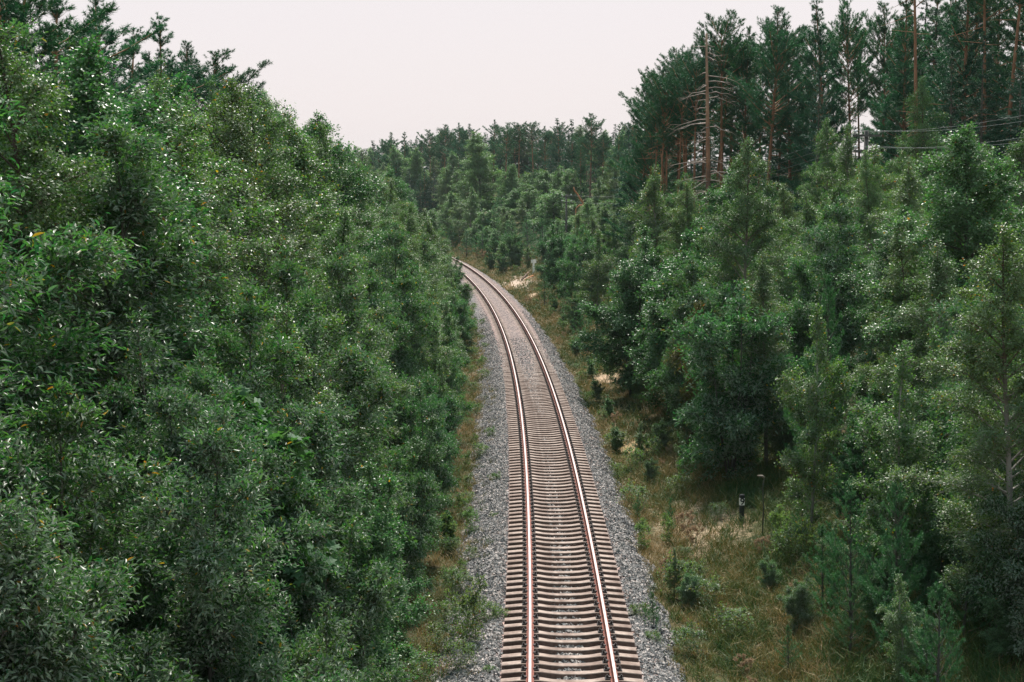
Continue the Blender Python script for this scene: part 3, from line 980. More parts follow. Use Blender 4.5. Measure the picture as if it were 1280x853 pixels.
for i in range(1, 16):                       # the few sleepers just below the frame
    y = sy - i * 0.545
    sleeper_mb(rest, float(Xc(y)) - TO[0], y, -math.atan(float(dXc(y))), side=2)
o = obj('sleeper', rest.mesh('far_sleepers', [M['concrete'], M['clip'], M['shade_stain']]), track)
tag(o, kind='stuff')

# ------------------------------------------------------------------ grass
def grass():
    rng = np.random.default_rng(9)
    OO, YY_, LL, TT, WW = [], [], [], [], []

    def patch(o0, o1, y0, y1, dens, l0, l1, dry, w=1.0):
        m = max(1, int((o1 - o0) * (y1 - y0) * dens / 14))          # tufts of about fourteen blades
        oc = rng.uniform(o0, o1, m)
        yc = rng.uniform(y0, y1, m)
        k = 0.5 + 0.5 * wob(oc * 1.1, yc * 0.45, 1.0, 1.0)
        keep = rng.uniform(0, 1, m) < np.clip(0.3 + 1.2 * (0.5 + 0.5 * wob(oc * 1.7, yc * 0.8, 1.0, 4.0)), 0.15, 1)
        px = Xc(yc) + oc
        for (x0, yy0, r, c) in PALE:
            dd = np.hypot(px - x0, (yc - yy0) * 0.28)
            keep &= (rng.uniform(0, 1, m) < np.clip(dd / r - 0.1, 0.2, 1))
        keep &= ~((np.abs(px - 6.55) < 0.55) & (yc > 42.0 + 0.8 * wob(oc * 5, yc)) & (yc < 46.6) & (rng.uniform(0, 1, m) < 0.85))         # trodden patch in front of the number post
        tc_ = np.clip(k * 0.6 + dry * 0.5 + rng.normal(0, 0.2, m), 0, 1)
        lc = rng.uniform(l0, l1, m) * (0.7 + 0.6 * rng.uniform(0, 1, m))
        oc, yc, tc_, lc = oc[keep], yc[keep], tc_[keep], lc[keep]
        c_ = rng.integers(0, len(oc), len(oc) * 14)
        r_ = 0.09 * w ** 0.5
        OO.append(oc[c_] + rng.normal(0, r_, len(c_)))
        YY_.append(yc[c_] + rng.normal(0, r_, len(c_)))
        LL.append(lc[c_] * rng.uniform(0.55, 1.15, len(c_)))
        TT.append(np.clip(tc_[c_] + rng.normal(0, 0.1, len(c_)), 0, 1))
        WW.append(np.full(len(c_), w))
    patch(2.15, 3.4, 26, 62, 420, 0.10, 0.38, 0.66)
    patch(3.2, 5.0, 26, 62, 600, 0.2, 0.65, 0.36)
    patch(5.0, 8.0, 26, 62, 620, 0.22, 0.7, 0.08)
    patch(7.5, 13, 25, 50, 230, 0.3, 0.8, -0.05, 1.3)
    patch(2.3, 7.5, 62, 120, 130, 0.2, 0.55, 0.52, 1.8)
    patch(2.3, 11, 120, 300, 60, 0.25, 0.7, 0.55, 3.0)
    patch(-2.9, -1.9, 26, 110, 50, 0.12, 0.35, 0.45)
    patch(-3.9, -2.5, 26, 80, 300, 0.12, 0.42, 0.66)
    patch(-6.0, -3.9, 26, 60, 90, 0.2, 0.5, 0.2)
    patch(-4.2, -2.4, 80, 200, 130, 0.2, 0.5, 0.72, 2.2)
    o, y, l, t, w = map(np.concatenate, (OO, YY_, LL, TT, WW))
    n = len(o)
    P = np.stack([Xc(y) + o, y, np.maximum(ground_z(o, y), np.where((o > -2.9) & (o < 2.4), bed_z(o, y), -9)) - 0.02], -1)
    D = unit(np.stack([rng.normal(0, .5, n), rng.normal(0, .5, n), np.ones(n)], -1))
    bend = unit(np.stack([rng.normal(0, 1, n), rng.normal(0, 1, n), rng.uniform(-0.5, 0.6, n)], -1))
    S = unit(np.cross(D, rand_dir(rng, n)))
    wd = (0.0075 * w)[:, None]
    mid = P + D * (l * 0.55)[:, None]
    tip = mid + unit(D * 0.5 + bend * 0.8) * (l * 0.5)[:, None]
    V = np.stack([P - S * wd, P + S * wd, mid + S * wd * 0.7, tip, mid - S * wd * 0.7], 1).reshape(-1, 3)
    idx = (np.arange(n)[:, None] * 5 + np.array([0, 1, 2, 4, 4, 2, 3])[None]).reshape(-1)
    ob = obj('grass', mesh_np('grass', V, idx, np.tile([4, 3], n), [M['grass']], tint=np.repeat(t, 2)))
    tag(ob, 'green and straw coloured grass on both verges of the railway line', 'grass', kind='stuff')


grass()

# ------------------------------------------------------------------ trees, bushes and weeds
ORD = ('first second third fourth fifth sixth seventh eighth ninth tenth eleventh twelfth thirteenth fourteenth fifteenth sixteenth seventeenth eighteenth '
       'nineteenth twentieth twenty-first twenty-second twenty-third twenty-fourth twenty-fifth twenty-sixth twenty-seventh twenty-eighth').split()
LOOK = {'willow1': 'tall leafy willow', 'willow2': 'broad leafy willow', 'willow3': 'low willow bush', 'birch1': 'tall birch', 'birch2': 'pointed birch',
        'birch3': 'slender young birch', 'aspen1': 'broad aspen', 'aspen2': 'round alder bush', 'maple': 'maple sapling', 'light1': 'light green broadleaf tree', 'light2': 'light green bush', 'ypine1': 'young pine', 'ypine2': 'small young pine',
        'pine1': 'bare-trunked pine', 'pine2': 'long-crowned pine', 'pine3': 'high-crowned pine', 'pine4': 'densely branched pine', 'spruce': 'dark spruce',
        'weed1': 'bushy green weed', 'weed2': 'upright green weed', 'dry': 'dry pinkish fireweed clump'}


def row_of(items, where, group, near='near', far='far'):
    """items: (key, x, y, height, wf) ; each gets a label that counts its own kind along the row."""
    items = sorted(items, key=lambda t: t[2])
    total = {}
    for it in items:
        total[LOOK[it[0]]] = total.get(LOOK[it[0]], 0) + 1
    seen = {}
    for key, x, y, h, wf in items:
        k = LOOK[key]
        seen[k] = seen.get(k, 0) + 1
        i, n = seen[k], total[k]
        if n == 1:
            lab = f'only {k} in the {where}'
        elif i <= (n + 1) // 2:
            lab = f'{ORD[i - 1]} {k} from the {near} end, {where}'
        else:
            lab = f'{ORD[n - i]} {k} from the {far} end, {where}'
        place(key, x, y, h, lab, group, wf)


def sky_inner(u):
    return interp(u, [(-400, -120), (-100, -25), (0, 0), (110, 40), (150, 55), (210, 100), (260, 105), (290, 100), (330, 105), (360, 125), (395, 155), (412, 185), (440, 212), (482, 208), (505, 245), (530, 292),
                      (556, 292), (570, 320)])


rg = np.random.default_rng(21)


def pick(*a):
    return a[int(rg.integers(0, len(a)))]


def on_ground(u, v):
    lo, hi = 20.0, 400.0
    for k in range(50):
        m = (lo + hi) / 2
        p = at(u, v, m)
        z = max(gz(p[0], m), float(bed_z(off(p[0], m), m)) if -2.9 < off(p[0], m) < 2.4 else -9)
        if p[2] > z:
            lo = m
        else:
            hi = m
    p = at(u, v, lo)
    return p[0], lo, p[2]


xp, yp, zp = on_ground(927, 651)
CLEAR.append((xp, yp, 0.25, zp))
xp, yp, zp = on_ground(667, 344)
CLEAR.append((xp, yp, 0.5, zp))
xp, yp, zp = on_ground(645, 346)
CLEAR.append((xp, yp, 1.0, zp + 0.5))

INNER = 'trees along the inner side of the bend'
# --- inner side of the bend: four rows, low ones by the ballast, tall ones behind
d, it = 19.5, []
while d < 212:
    o = -3.95 + rg.normal(0, 0.2)
    if d < 30:
        key, h = pick('willow3', 'willow3', 'aspen2'), rg.uniform(3.2, 4.4)
    else:
        key = pick('willow3', 'birch3', 'willow3', 'aspen2', 'birch3')
        h = rg.uniform(2.6, 4.6) if d < 120 else rg.uniform(3.2, 4.4)
    if key == 'birch3':
        h *= 1.15
    it.append((key, float(Xc(d)) + o, d, h, 1.0 if d < 70 else 1.15))
    d += 2.1 if d < 40 else (2.9 if d < 80 else 4.6)
row_of(it, 'low row beside the inner ballast', INNER)
d, it = 14.5, []
while d < 200:
    o = -5.7 + rg.normal(0, 0.3)
    key = pick('willow2', 'willow2', 'willow1') if d < 27 else pick('birch2', 'birch2', 'willow2', 'birch1')
    h = rg.uniform(6.4, 7.8) if d < 130 else rg.uniform(4.6, 6.0)
    if key == 'birch1':
        h += 0.8
    it.append((key, float(Xc(d)) + o, d, h, 1.08 if d < 70 else 1.2))
    d += 2.7 if d < 40 else (3.4 if d < 80 else 5.2)
row_of(it, 'middle row inside the bend', INNER)
d, it = 15.5, []
while d < 205:
    o = -8.6 + rg.normal(0, 0.5)
    x = float(Xc(d)) + o
    u = CX + x / d * FPX
    z = at(u, sky_inner(u) + rg.normal(8, 9), d)[2]
    h = float(np.clip(z - gz(x, d), 4.5, 13.0))
    key = pick('willow1', 'birch1', 'willow1') if d < 30 else pick('birch1', 'birch1', 'birch2', 'birch1', 'aspen1')
    it.append((key, x, d, h, 1.15 if h > 8 else 1.35))
    d += 3.0 if d < 40 else (3.7 if d < 80 else 5.6)
row_of(it, 'tall third row inside the bend', INNER)
d, it = 20.0, []
while d < 190:
    o = -12.2 + rg.normal(0, 0.7)
    x = float(Xc(d)) + o
    u = CX + x / d * FPX
    z = at(u, sky_inner(u) + rg.normal(6, 8), d)[2]
    h = float(np.clip(z - gz(x, d), 5.0, 14.0))
    it.append((pick('birch1', 'aspen1', 'birch1', 'willow1'), x, d, h, 1.0))
    d += 4.2 if d < 80 else 6.2
row_of(it, 'hindmost leafy row inside the bend', INNER)
it = []
for u, v, d, key in [(20, -60, 40, 'pine2'), (62, -25, 43, 'pine4'), (108, -8, 47, 'pine2'), (128, 12, 52, 'pine4'), (162, 40, 60, 'pine4'), (190, 22, 61, 'pine4'), (214, 52, 64, 'pine2'), (240, 64, 66, 'pine2'),
                     (262, 66, 70, 'pine1'), (288, 100, 78, 'pine4'), (-30, -60, 38, 'pine4')]:
    p = at(u, v, d)
    it.append((key, p[0], d, p[2] - gz(p[0], d), 1.3))
row_of(it, 'group behind the leafy wall', 'dark pines behind the leafy trees inside the bend')
for u, v, d, h, lab in [(322, 500, 25.5, None, 'big-leaved maple sapling among the willows inside the bend'), (462, 610, 35.0, None, 'bright green maple sapling close to the inner ballast edge'),
                        (560, 640, 42.5, None, 'short maple sapling leaning out over the dry strip by the inner ballast')]:
    place_px('maple', u, v, d, lab, INNER)

# --- outer side: single trees that stand out
BANK = 'trees on the bank with the number post'
for key, u, v, d, wf, lab in [
    ('birch1', 932, 176, 62, 1.0, 'tall pointed birch standing below the bare dead pine'),
    ('birch1', 1038, 150, 86, 0.9, 'slim tall birch between the dead pine and the near utility pole'),
    ('birch2', 1066, 158, 82, 0.9, 'pointed birch just beneath the top of the near utility pole'),
    ('birch1', 1163, 98, 78, 0.85, 'high slender birch crossing the power wires in front of a pale trunk'),
    ('aspen1', 1200, 162, 44, 1.15, 'broad sunlit tree with a sloping edge below the power wires'),
    ('aspen1', 1128, 262, 49, 1.2, 'wide dark round-topped tree in the middle of the number-post bank'),
    ('birch2', 1081, 184, 69, 1.3, 'birch directly in front of the near utility pole, covering its lower half'),
    ('birch1', 1094, 190, 66, 0.9, 'birch hiding the foot of the near utility pole'),
    ('birch2', 962, 317, 51, 1.0, 'spire-shaped birch above the number post'),
    ('birch3', 1018, 388, 40.5, 0.9, 'thin young birch with a bright tip behind the round willow bush'),
    ('birch3', 1131, 434, 34, 1.05, 'bright narrow birch spire rising out of the young pines'),
    ('birch3', 1175, 418, 38, 1.0, 'thin birch directly behind the bright narrow birch spire'),
    ('birch1', 1282, 284, 30, 1.15, 'big birch with its crown cut by the frame edge'),
    ('birch2', 1235, 400, 32, 1.1, 'dense birch between the narrow spire and the big cut-off birch'),
    ('willow3', 988, 500, 51, 1.25, 'round willow bush with pale leaves just beyond the number post'),
    ('aspen2', 838, 285, 66, 1.1, 'dark rounded alder bulging towards the ballast'),
    ('aspen2', 790, 300, 74, 1.1, 'dark alder leaning over the verge before the curve tightens'),
    ('birch2', 822, 208, 92, 1.1, 'birch with a few yellow twigs at its top'),
    ('rowan', 876, 385, 55, 0.75, 'small rowan with orange-brown leaves in front of dark alders'),
    ('aspen2', 905, 410, 52, 1.0, 'dark bush at the foot of the tall pointed birch'),
    ('willow2', 870, 330, 58, 1.0, 'pale-leaved willow beside the orange-brown rowan'),
]:
    place_px(key, u, v, d, lab, BANK, wf * 1.05)
it = []
for key, u, v, h in [('willow3', 1000, 792, 1.3), ('ypine2', 1062, 826, 1.5), ('aspen2', 1102, 792, 1.7), ('willow3', 1152, 838, 1.2), ('ypine2', 1204, 800, 1.9), ('aspen2', 1252, 832, 1.4), ('birch3', 1042, 752, 1.8), ('willow3', 962, 742, 0.9),
                     ('birch3', 1232, 772, 2.4), ('willow3', 1090, 745, 1.6), ('aspen2', 1170, 760, 1.9), ('ypine2', 985, 840, 0.9), ('aspen2', 1275, 780, 2.2)]:
    x, y, z = on_ground(u, v)
    it.append((key, x, y, h, 1.2))
row_of(it, 'dim shrubs under the young pines', 'shrubs in the shade of the number-post bank')
PINES = 'young pines at the foot of the number-post bank'
for key, u, v, d, wf, lab in [
    ('ypine1', 1066, 610, 32.5, 0.95, 'upright young pine in deep shade below the number post'),
    ('ypine1', 1128, 598, 31.5, 1.0, 'tallest young pine in front of the bright narrow birch'),
    ('ypine2', 1004, 604, 41, 1.0, 'young pine just behind the number post'),
    ('ypine1', 1216, 590, 33, 1.0, 'shaded young pine below the dense birch'),
    ('ypine2', 1030, 660, 34.5, 1.0, 'small young pine between the number post and the upright pine'),
    ('ypine2', 1160, 780, 28.8, 0.9, 'lowest young pine at the bottom edge of the bank'),
    ('ypine1', 1262, 560, 36, 1.0, 'dim young pine beside the big cut-off birch'),
    ('ypine1', 1033, 356, 46, 0.8, 'thin young pine shoot among the birches above the number post'),
    ('ypine2', 1085, 505, 39, 1.0, 'young pine half hidden behind the bright narrow birch'),
    ('ypine2', 880, 470, 54, 1.0, 'dark little pine in front of the alders'),
    ('ypine2', 840, 625, 45, 0.8, 'knee-high pine seedling on the dry verge'),
    ('ypine2', 797, 618, 46.5, 0.8, 'small pine seedling touching the outer ballast'),
    ('ypine2', 818, 742, 34, 0.9, 'tiny pine seedling beside the nearest outer ballast'),
]:
    place_px(key, u, v, d, lab, PINES, wf)


def fill(o, dlist, sky, keys, where, wf, jo=0.5, jv=7, hlim=(2.0, 12.5)):
    it = []
    for d in dlist:
        d = d + rg.normal(0, 0.5)
        x = float(Xc(d)) + o + rg.normal(0, jo)
        u = CX + x / d * FPX
        if u > 1420:
            continue
        z = at(u, interp(u, sky) + rg.normal(0, jv), d)[2]
        it.append((pick(*keys), x, d, float(np.clip(z - gz(x, d), *hlim)), wf))
    row_of(it, where, BANK)


fill(6.4, [27.6, 29.2, 31, 33.5], [(980, 720), (1100, 700), (1280, 680)], ('ypine2', 'willow3', 'ypine2', 'birch3'), 'lowest row of number-post bank', 1.1, 0.5, 18, (0.9, 2.2))
fill(8.2, [28.5, 30.0, 31.8, 33.5, 35.5], [(1100, 610), (1280, 570)], ('aspen2', 'willow3', 'ypine2', 'ypine1'), 'shaded undergrowth low on number-post bank', 1.1, 0.5, 25, (1.2, 3.4))
fill(11.0, [31, 33.5, 36, 39, 42], [(1200, 520), (1300, 480)], ('willow2', 'birch2', 'aspen2', 'ypine1'), 'dim thicket above the shaded undergrowth', 1.15, 0.5, 25, (2.5, 6.5))
fill(5.9, [50, 58, 62.5, 70, 78, 86, 95, 105, 116, 128, 140, 154, 170, 188], [(560, 285), (640, 292), (690, 288), (740, 300), (790, 296), (830, 290), (880, 330), (920, 360), (963, 380), (1020, 430), (1130, 500)],
     ('willow3', 'aspen2', 'birch3', 'willow3', 'birch2'), 'front row of number-post bank', 1.1, 0.4)
fill(4.4, [72, 81, 89, 99, 110, 122, 135, 158, 176, 196], [(560, 305), (600, 310), (640, 330), (690, 345), (740, 395), (790, 470), (830, 520)], ('willow3', 'birch3', 'ypine2', 'willow3', 'ypine1'),
     'low verge row beside the outer rail', 1.15, 0.3, 7, (0.8, 2.6))
fill(7.8, [33.5, 36.5, 40, 47, 52, 56], [(860, 330), (963, 390), (1020, 450), (1130, 500), (1280, 560)], ('birch3', 'ypine1', 'aspen2', 'birch3'), 'lower row above the number post', 1.05, 0.4)
fill(9.6, [36, 40, 44.5, 49, 54, 59, 65, 71, 78, 86, 95, 105, 116, 128, 142, 158, 176], [(620, 275), (700, 272), (735, 262), (836, 230), (920, 215), (996, 240), (1072, 275), (1150, 290), (1245, 330), (1300, 320)],
     ('birch2', 'willow2', 'birch2', 'aspen1', 'birch1'), 'middle row of number-post bank', 1.12)
fill(14.0, [45, 49, 54, 59, 64, 70, 77, 85, 94, 104, 115, 128, 142, 158, 176, 195], [(690, 262), (795, 243), (860, 246), (926, 238), (1012, 222), (1108, 205), (1193, 190), (1273, 200)],
     ('birch1', 'birch2', 'aspen1', 'birch2', 'birch1'), 'upper row of number-post bank', 1.1)
fill(19.0, [58, 63, 69, 76, 84, 93, 103, 114], [(880, 235), (950, 215), (1026, 185), (1063, 190), (1120, 190), (1180, 165), (1261, 160)], ('birch1', 'birch2', 'birch2', 'birch1'),
     'highest leafy row below the pines', 1.2)

fill(25.0, [66, 73, 81, 90, 100, 111, 122, 135], [(850, 225), (950, 205), (1060, 178), (1180, 150), (1300, 150)], ('spruce', 'birch2', 'pine4', 'spruce'), 'understorey below the ridge pines', 1.2, 1.5, 9, (3, 12))
for u in np.arange(792, 1010, 11):
    place_px(pick('spruce', 'pine4', 'spruce'), u, interp(u, [(792, 165), (860, 138), (1010, 120)]) + rg.normal(0, 9), rg.uniform(140, 165), 'dark conifer filling the shade behind the bare ridge trunks', 'conifers in the shade behind the ridge pines', 1.25)
fill(34.0, [72, 82, 92, 103, 115, 128, 142], [(900, 212), (1060, 180), (1180, 165), (1300, 150)], ('spruce', 'pine4', 'birch1'), 'understorey behind the ridge pines', 1.3, 2.0, 9, (2.5, 10))
fill(16.5, [108, 116, 125, 135, 146, 158], [(750, 226), (800, 214), (850, 214), (900, 205)], ('birch2', 'aspen1', 'birch1', 'aspen1'), 'rank below the dead pine', 1.2, 1.5, 9, (3, 12))

it = []
for key, u, v, h in [('aspen2', 772, 566, 1.1), ('birch3', 800, 580, 1.5), ('willow3', 828, 566, 1.3), ('willow3', 814, 604, 0.9), ('aspen2', 760, 525, 1.1), ('birch3', 852, 594, 1.4), ('willow3', 746, 502, 1.1), ('aspen2', 738, 474, 1.2),
                     ('willow3', 884, 572, 1.5), ('willow3', 720, 445, 1.2), ('aspen2', 704, 412, 1.3), ('willow3', 692, 392, 1.3), ('birch3', 843, 748, 1.2), ('willow3', 862, 760, 0.9), ('aspen2', 912, 560, 1.6), ('willow3', 655, 352, 1.2)]:
    x, y, z = on_ground(u, v)
    it.append((key, x, y, h, 1.15))
row_of(it, 'scattered shrubs of the outer verge', 'shrubs scattered over the outer verge')

# --- valley beyond, where the line leaves the picture
VAL = 'young trees beyond the white post'
for key, u, v, d, wf, lab in [
    ('light2', 542, 262, 286, 1.2, 'rounded bush above the spot where the rails vanish'),
    ('light1', 563, 240, 268, 1.1, 'rounded light green tree over the vanishing rails'),
    ('birch2', 588, 234, 256, 1.2, 'bushy pointed tree beneath the big round tree'),
    ('birch2', 574, 246, 262, 1.2, 'small pointed tree tucked between two rounded ones over the vanishing rails'),
    ('light2', 607, 262, 240, 1.2, 'round bush in the row over the vanishing rails'),
    ('ypine1', 583, 288, 232, 1.1, 'young pine nearest to the vanishing rails'),
    ('ypine1', 603, 284, 222, 1.1, 'second young pine back from the vanishing rails'),
    ('ypine1', 622, 280, 216, 1.1, 'bushy young pine between the rails and the white post'),
    ('ypine1', 642, 278, 206, 1.1, 'young pine above the pale sandy bank'),
    ('ypine1', 660, 272, 200, 1.1, 'young pine directly behind the white post'),
    ('ypine1', 680, 284, 192, 1.1, 'young pine on the near side of the white post'),
    ('birch2', 632, 258, 236, 1.1, 'light birch behind the young pines of the valley'),
    ('birch2', 655, 250, 232, 1.1, 'birch below the two bare pine trunks of the far edge'),
    ('ypine1', 666, 252, 222, 1.0, 'tall young pine below the two bare trunks'),
    ('birch2', 684, 262, 222, 1.1, 'birch just beside the small far utility pole'),
    ('light2', 702, 274, 202, 1.2, 'round bush at the foot of the small far utility pole'),
    ('birch2', 728, 262, 196, 1.1, 'birch under the orange broken branch'),
    ('birch2', 748, 255, 180, 1.1, 'birch near the orange broken branch on its uphill side'),
    ('light2', 720, 282, 186, 1.2, 'low round bush in front of the small far utility pole'),
    ('birch2', 765, 248, 172, 1.1, 'light green birch under the sagging wires'),
    ('willow3', 655, 318, 172, 0.9, 'dark small bush beside the pale sandy bank'),
    ('ypine2', 612, 312, 196, 1.0, 'small pine on the verge short of the vanishing rails'),
    ('willow3', 628, 318, 186, 1.0, 'small willow on the verge before the pale sandy bank'),
]:
    place_px(key, u, v, d, lab, VAL, wf * 1.25)

for o_, d0, d1, st, h0, h1, nm in ((6.2, 182, 300, 11, 2.6, 4.2, 'row next to the vanishing rails'), (9.5, 176, 305, 10, 3.5, 5.5, 'second row back from the vanishing rails'),
                                   (14.0, 172, 320, 10, 4.0, 6.5, 'third row back from the vanishing rails'), (20.0, 168, 330, 11, 4.5, 7.5, 'fourth row back from the vanishing rails')):
    it = []
    for d in np.arange(d0, d1, st):
        d = d + rg.normal(0, 2)
        it.append((pick('light2', 'light2', 'light2', 'ypine1', 'light1', 'birch2'), float(Xc(d)) + o_ + rg.normal(0, 0.8), d, rg.uniform(h0, h1), 1.5))
    row_of(it, nm, VAL)

# --- far forest edge
FAR = 'trees of the far forest edge'
far = [('pine4', 412, 174, 352, 1.2), ('pine1', 424, 178, 350, 1.1), ('light1', 436, 186, 345, 1.2), ('birch1', 452, 188, 342, 1.2), ('spruce', 470, 180, 350, 1.2), ('pine2', 487, 166, 348, 1.2),
       ('light1', 497, 184, 338, 1.2), ('pine4', 506, 166, 345, 1.1), ('light1', 521, 186, 335, 1.2), ('pine1', 537, 163, 332, 1.2), ('birch1', 541, 196, 318, 1.2), ('pine1', 554, 156, 326, 1.2), ('pine2', 573, 154, 318, 1.2),
       ('light1', 566, 190, 308, 1.2), ('pine2', 592, 155, 312, 1.2), ('pine2', 616, 150, 306, 1.2), ('pine1', 632, 154, 292, 1.2), ('pine3', 649, 156, 276, 1.3), ('pine3', 668, 156, 270, 1.3),
       ('pine2', 684, 158, 276, 1.2), ('pine4', 700, 148, 266, 1.2), ('pine4', 714, 150, 257, 1.1), ('pine1', 738, 142, 240, 1.2), ('pine2', 755, 165, 238, 1.2), ('pine4', 770, 156, 224, 1.1),
       ('pine2', 784, 143, 207, 1.1), ('pine4', 727, 172, 242, 1.1), ('pine4', 796, 150, 192, 1.1), ('birch1', 480, 204, 325, 1.2), ('light1', 640, 206, 262, 1.2), ('birch1', 764, 196, 214, 1.2)]
total = {}
for f in far:
    total[LOOK[f[0]]] = total.get(LOOK[f[0]], 0) + 1
seen = {}
for key, u, v, d, wf in far:
    k = LOOK[key]
    seen[k] = seen.get(k, 0) + 1
    i, n = seen[k], total[k]
    lab = f'{ORD[i - 1]} {k} of the far forest edge, counted from the inner wall' if i <= (n + 1) // 2 else f'{ORD[n - i]} {k} of the far forest edge, counted from the dead pine'
    if n == 1:
        lab = f'only {k} along the far forest edge'
    place_px(key, u, v, d, lab, FAR, wf)
for key, u, v, d, wf, lab in [('light1', 601, 166, 276, 1.35, 'big round pale-green deciduous tree in front of the far pines'), ('birch1', 700, 210, 240, 1.25, 'pale hanging birch above the small far utility pole'),
                              ('birch1', 718, 214, 236, 1.2, 'birch behind the small far utility pole'), ('birch2', 770, 205, 205, 1.0, 'pointed pale birch where the forest edge climbs'),
                              ('birch2', 748, 222, 210, 1.0, 'grey-green birch behind the orange broken branch'), ('spruce', 690, 190, 262, 1.0, 'dark spruce between the bare trunks and the pale birches')]:
    place_px(key, u, v, d, lab, FAR, wf)
# deeper in the same forest
DEEP = 'trees deep in the far forest'
for row, step in ((0, 9.0), (1, 8.0)):
    for u in np.arange(392, 800, step):
        dd = interp(u, [(396, 392), (560, 360), (620, 330), (700, 300), (800, 235)]) + rg.uniform(0, 12) + row * 26
        v = interp(u, [(396, 184), (490, 174), (550, 164), (616, 160), (700, 158), (740, 158), (790, 156)]) + rg.normal(8, 6)
        place_px(pick('pine4', 'pine2', 'pine1', 'light1', 'spruce'), u, v, dd, 'dark tree standing in the ranks behind the far forest edge', DEEP, 1.15)

for u in np.arange(470, 585, 9):
    place_px(pick('spruce', 'pine4', 'birch1', 'light1'), u, 214 + rg.normal(0, 8), interp(u, [(470, 350), (585, 285)]) + rg.uniform(0, 8), 'low leafy or dark tree closing the gap under the far forest edge', FAR + ', low ones', 1.4)

# --- pine ridge
RIDGE = 'tall pines on the ridge above the number-post bank'
ridge = [('pine4', 798, 118, 126, 1.0), ('pine2', 812, 106, 122, 1.0), ('pine1', 826, 96, 128, 1.0), ('pine3', 840, 92, 118, 1.0), ('pine1', 852, 80, 124, 1.0), ('pine3', 864, 66, 116, 1.0), ('pine1', 878, 70, 126, 1.0),
         ('pine3', 905, 24, 106, 1.0), ('pine1', 918, 45, 116, 1.0), ('pine2', 930, 34, 108, 0.95), ('pine1', 956, 12, 102, 0.95), ('pine3', 968, 40, 112, 1.0), ('pine2', 992, 28, 106, 0.95), ('pine4', 1012, 46, 112, 0.9),
         ('pine4', 1040, 0, 97, 1.05), ('pine2', 1026, 22, 104, 1.0), ('pine1', 1074, 2, 102, 0.85), ('pine1', 1106, 6, 104, 0.85), ('pine4', 1136, -14, 94, 1.05), ('pine2', 1122, 18, 106, 0.9), ('pine4', 1182, -30, 97, 1.1), ('pine3', 1160, -150, 84, 0.8),
         ('pine4', 1210, -60, 88, 1.15), ('pine3', 1230, -120, 90, 0.8), ('pine4', 1252, -60, 92, 1.1), ('pine3', 1243, -120, 84, 0.9), ('pine3', 1262, -130, 82, 0.9), ('pine4', 1290, -60, 84, 1.2), ('spruce', 1234, 40, 80, 1.1),
         ('spruce', 1195, 60, 84, 1.1), ('spruce', 1278, 60, 72, 1.1), ('pine3', 948, 60, 120, 1.0), ('pine3', 890, 60, 122, 1.0), ('pine3', 832, 110, 112, 0.9), ('spruce', 1020, 90, 92, 1.0), ('pine4', 1330, -40, 80, 1.2),
         ('pine3', 1080, 40, 112, 0.85), ('pine4', 1118, 22, 118, 1.2), ('pine4', 1142, 6, 112, 1.2), ('spruce', 1150, -8, 120, 1.2), ('pine4', 1168, -20, 110, 1.2), ('spruce', 1176, 10, 104, 1.3), ('pine4', 1200, -25, 112, 1.2), ('spruce', 1218, -10, 102, 1.3),
         ('pine4', 1232, -30, 108, 1.2), ('spruce', 1256, -20, 100, 1.3), ('pine4', 1274, -40, 106, 1.2), ('spruce', 1092, 150, 112, 1.2), ('spruce', 1070, 158, 118, 1.2), ('pine3', 816, 112, 112, 0.9), ('pine3', 846, 86, 108, 0.9), ('pine3', 856, 92, 114, 0.9), ('pine3', 870, 78, 106, 0.9), ('pine3', 898, 62, 110, 0.9), ('pine3', 824, 100, 108, 0.85)]
ridge.sort(key=lambda t: t[1])
total, seen = {}, {}
for f in ridge:
    total[LOOK[f[0]]] = total.get(LOOK[f[0]], 0) + 1
for key, u, v, d, wf in ridge:
    k = LOOK[key]
    seen[k] = seen.get(k, 0) + 1
    i, n = seen[k], total[k]
    lab = f'{ORD[i - 1]} {k} on the ridge, counted uphill from the far forest' if i <= (n + 1) // 2 else f'{ORD[n - i]} {k} on the ridge, counted from its near end'
    place_px(key, u, v, d, lab, RIDGE, wf)

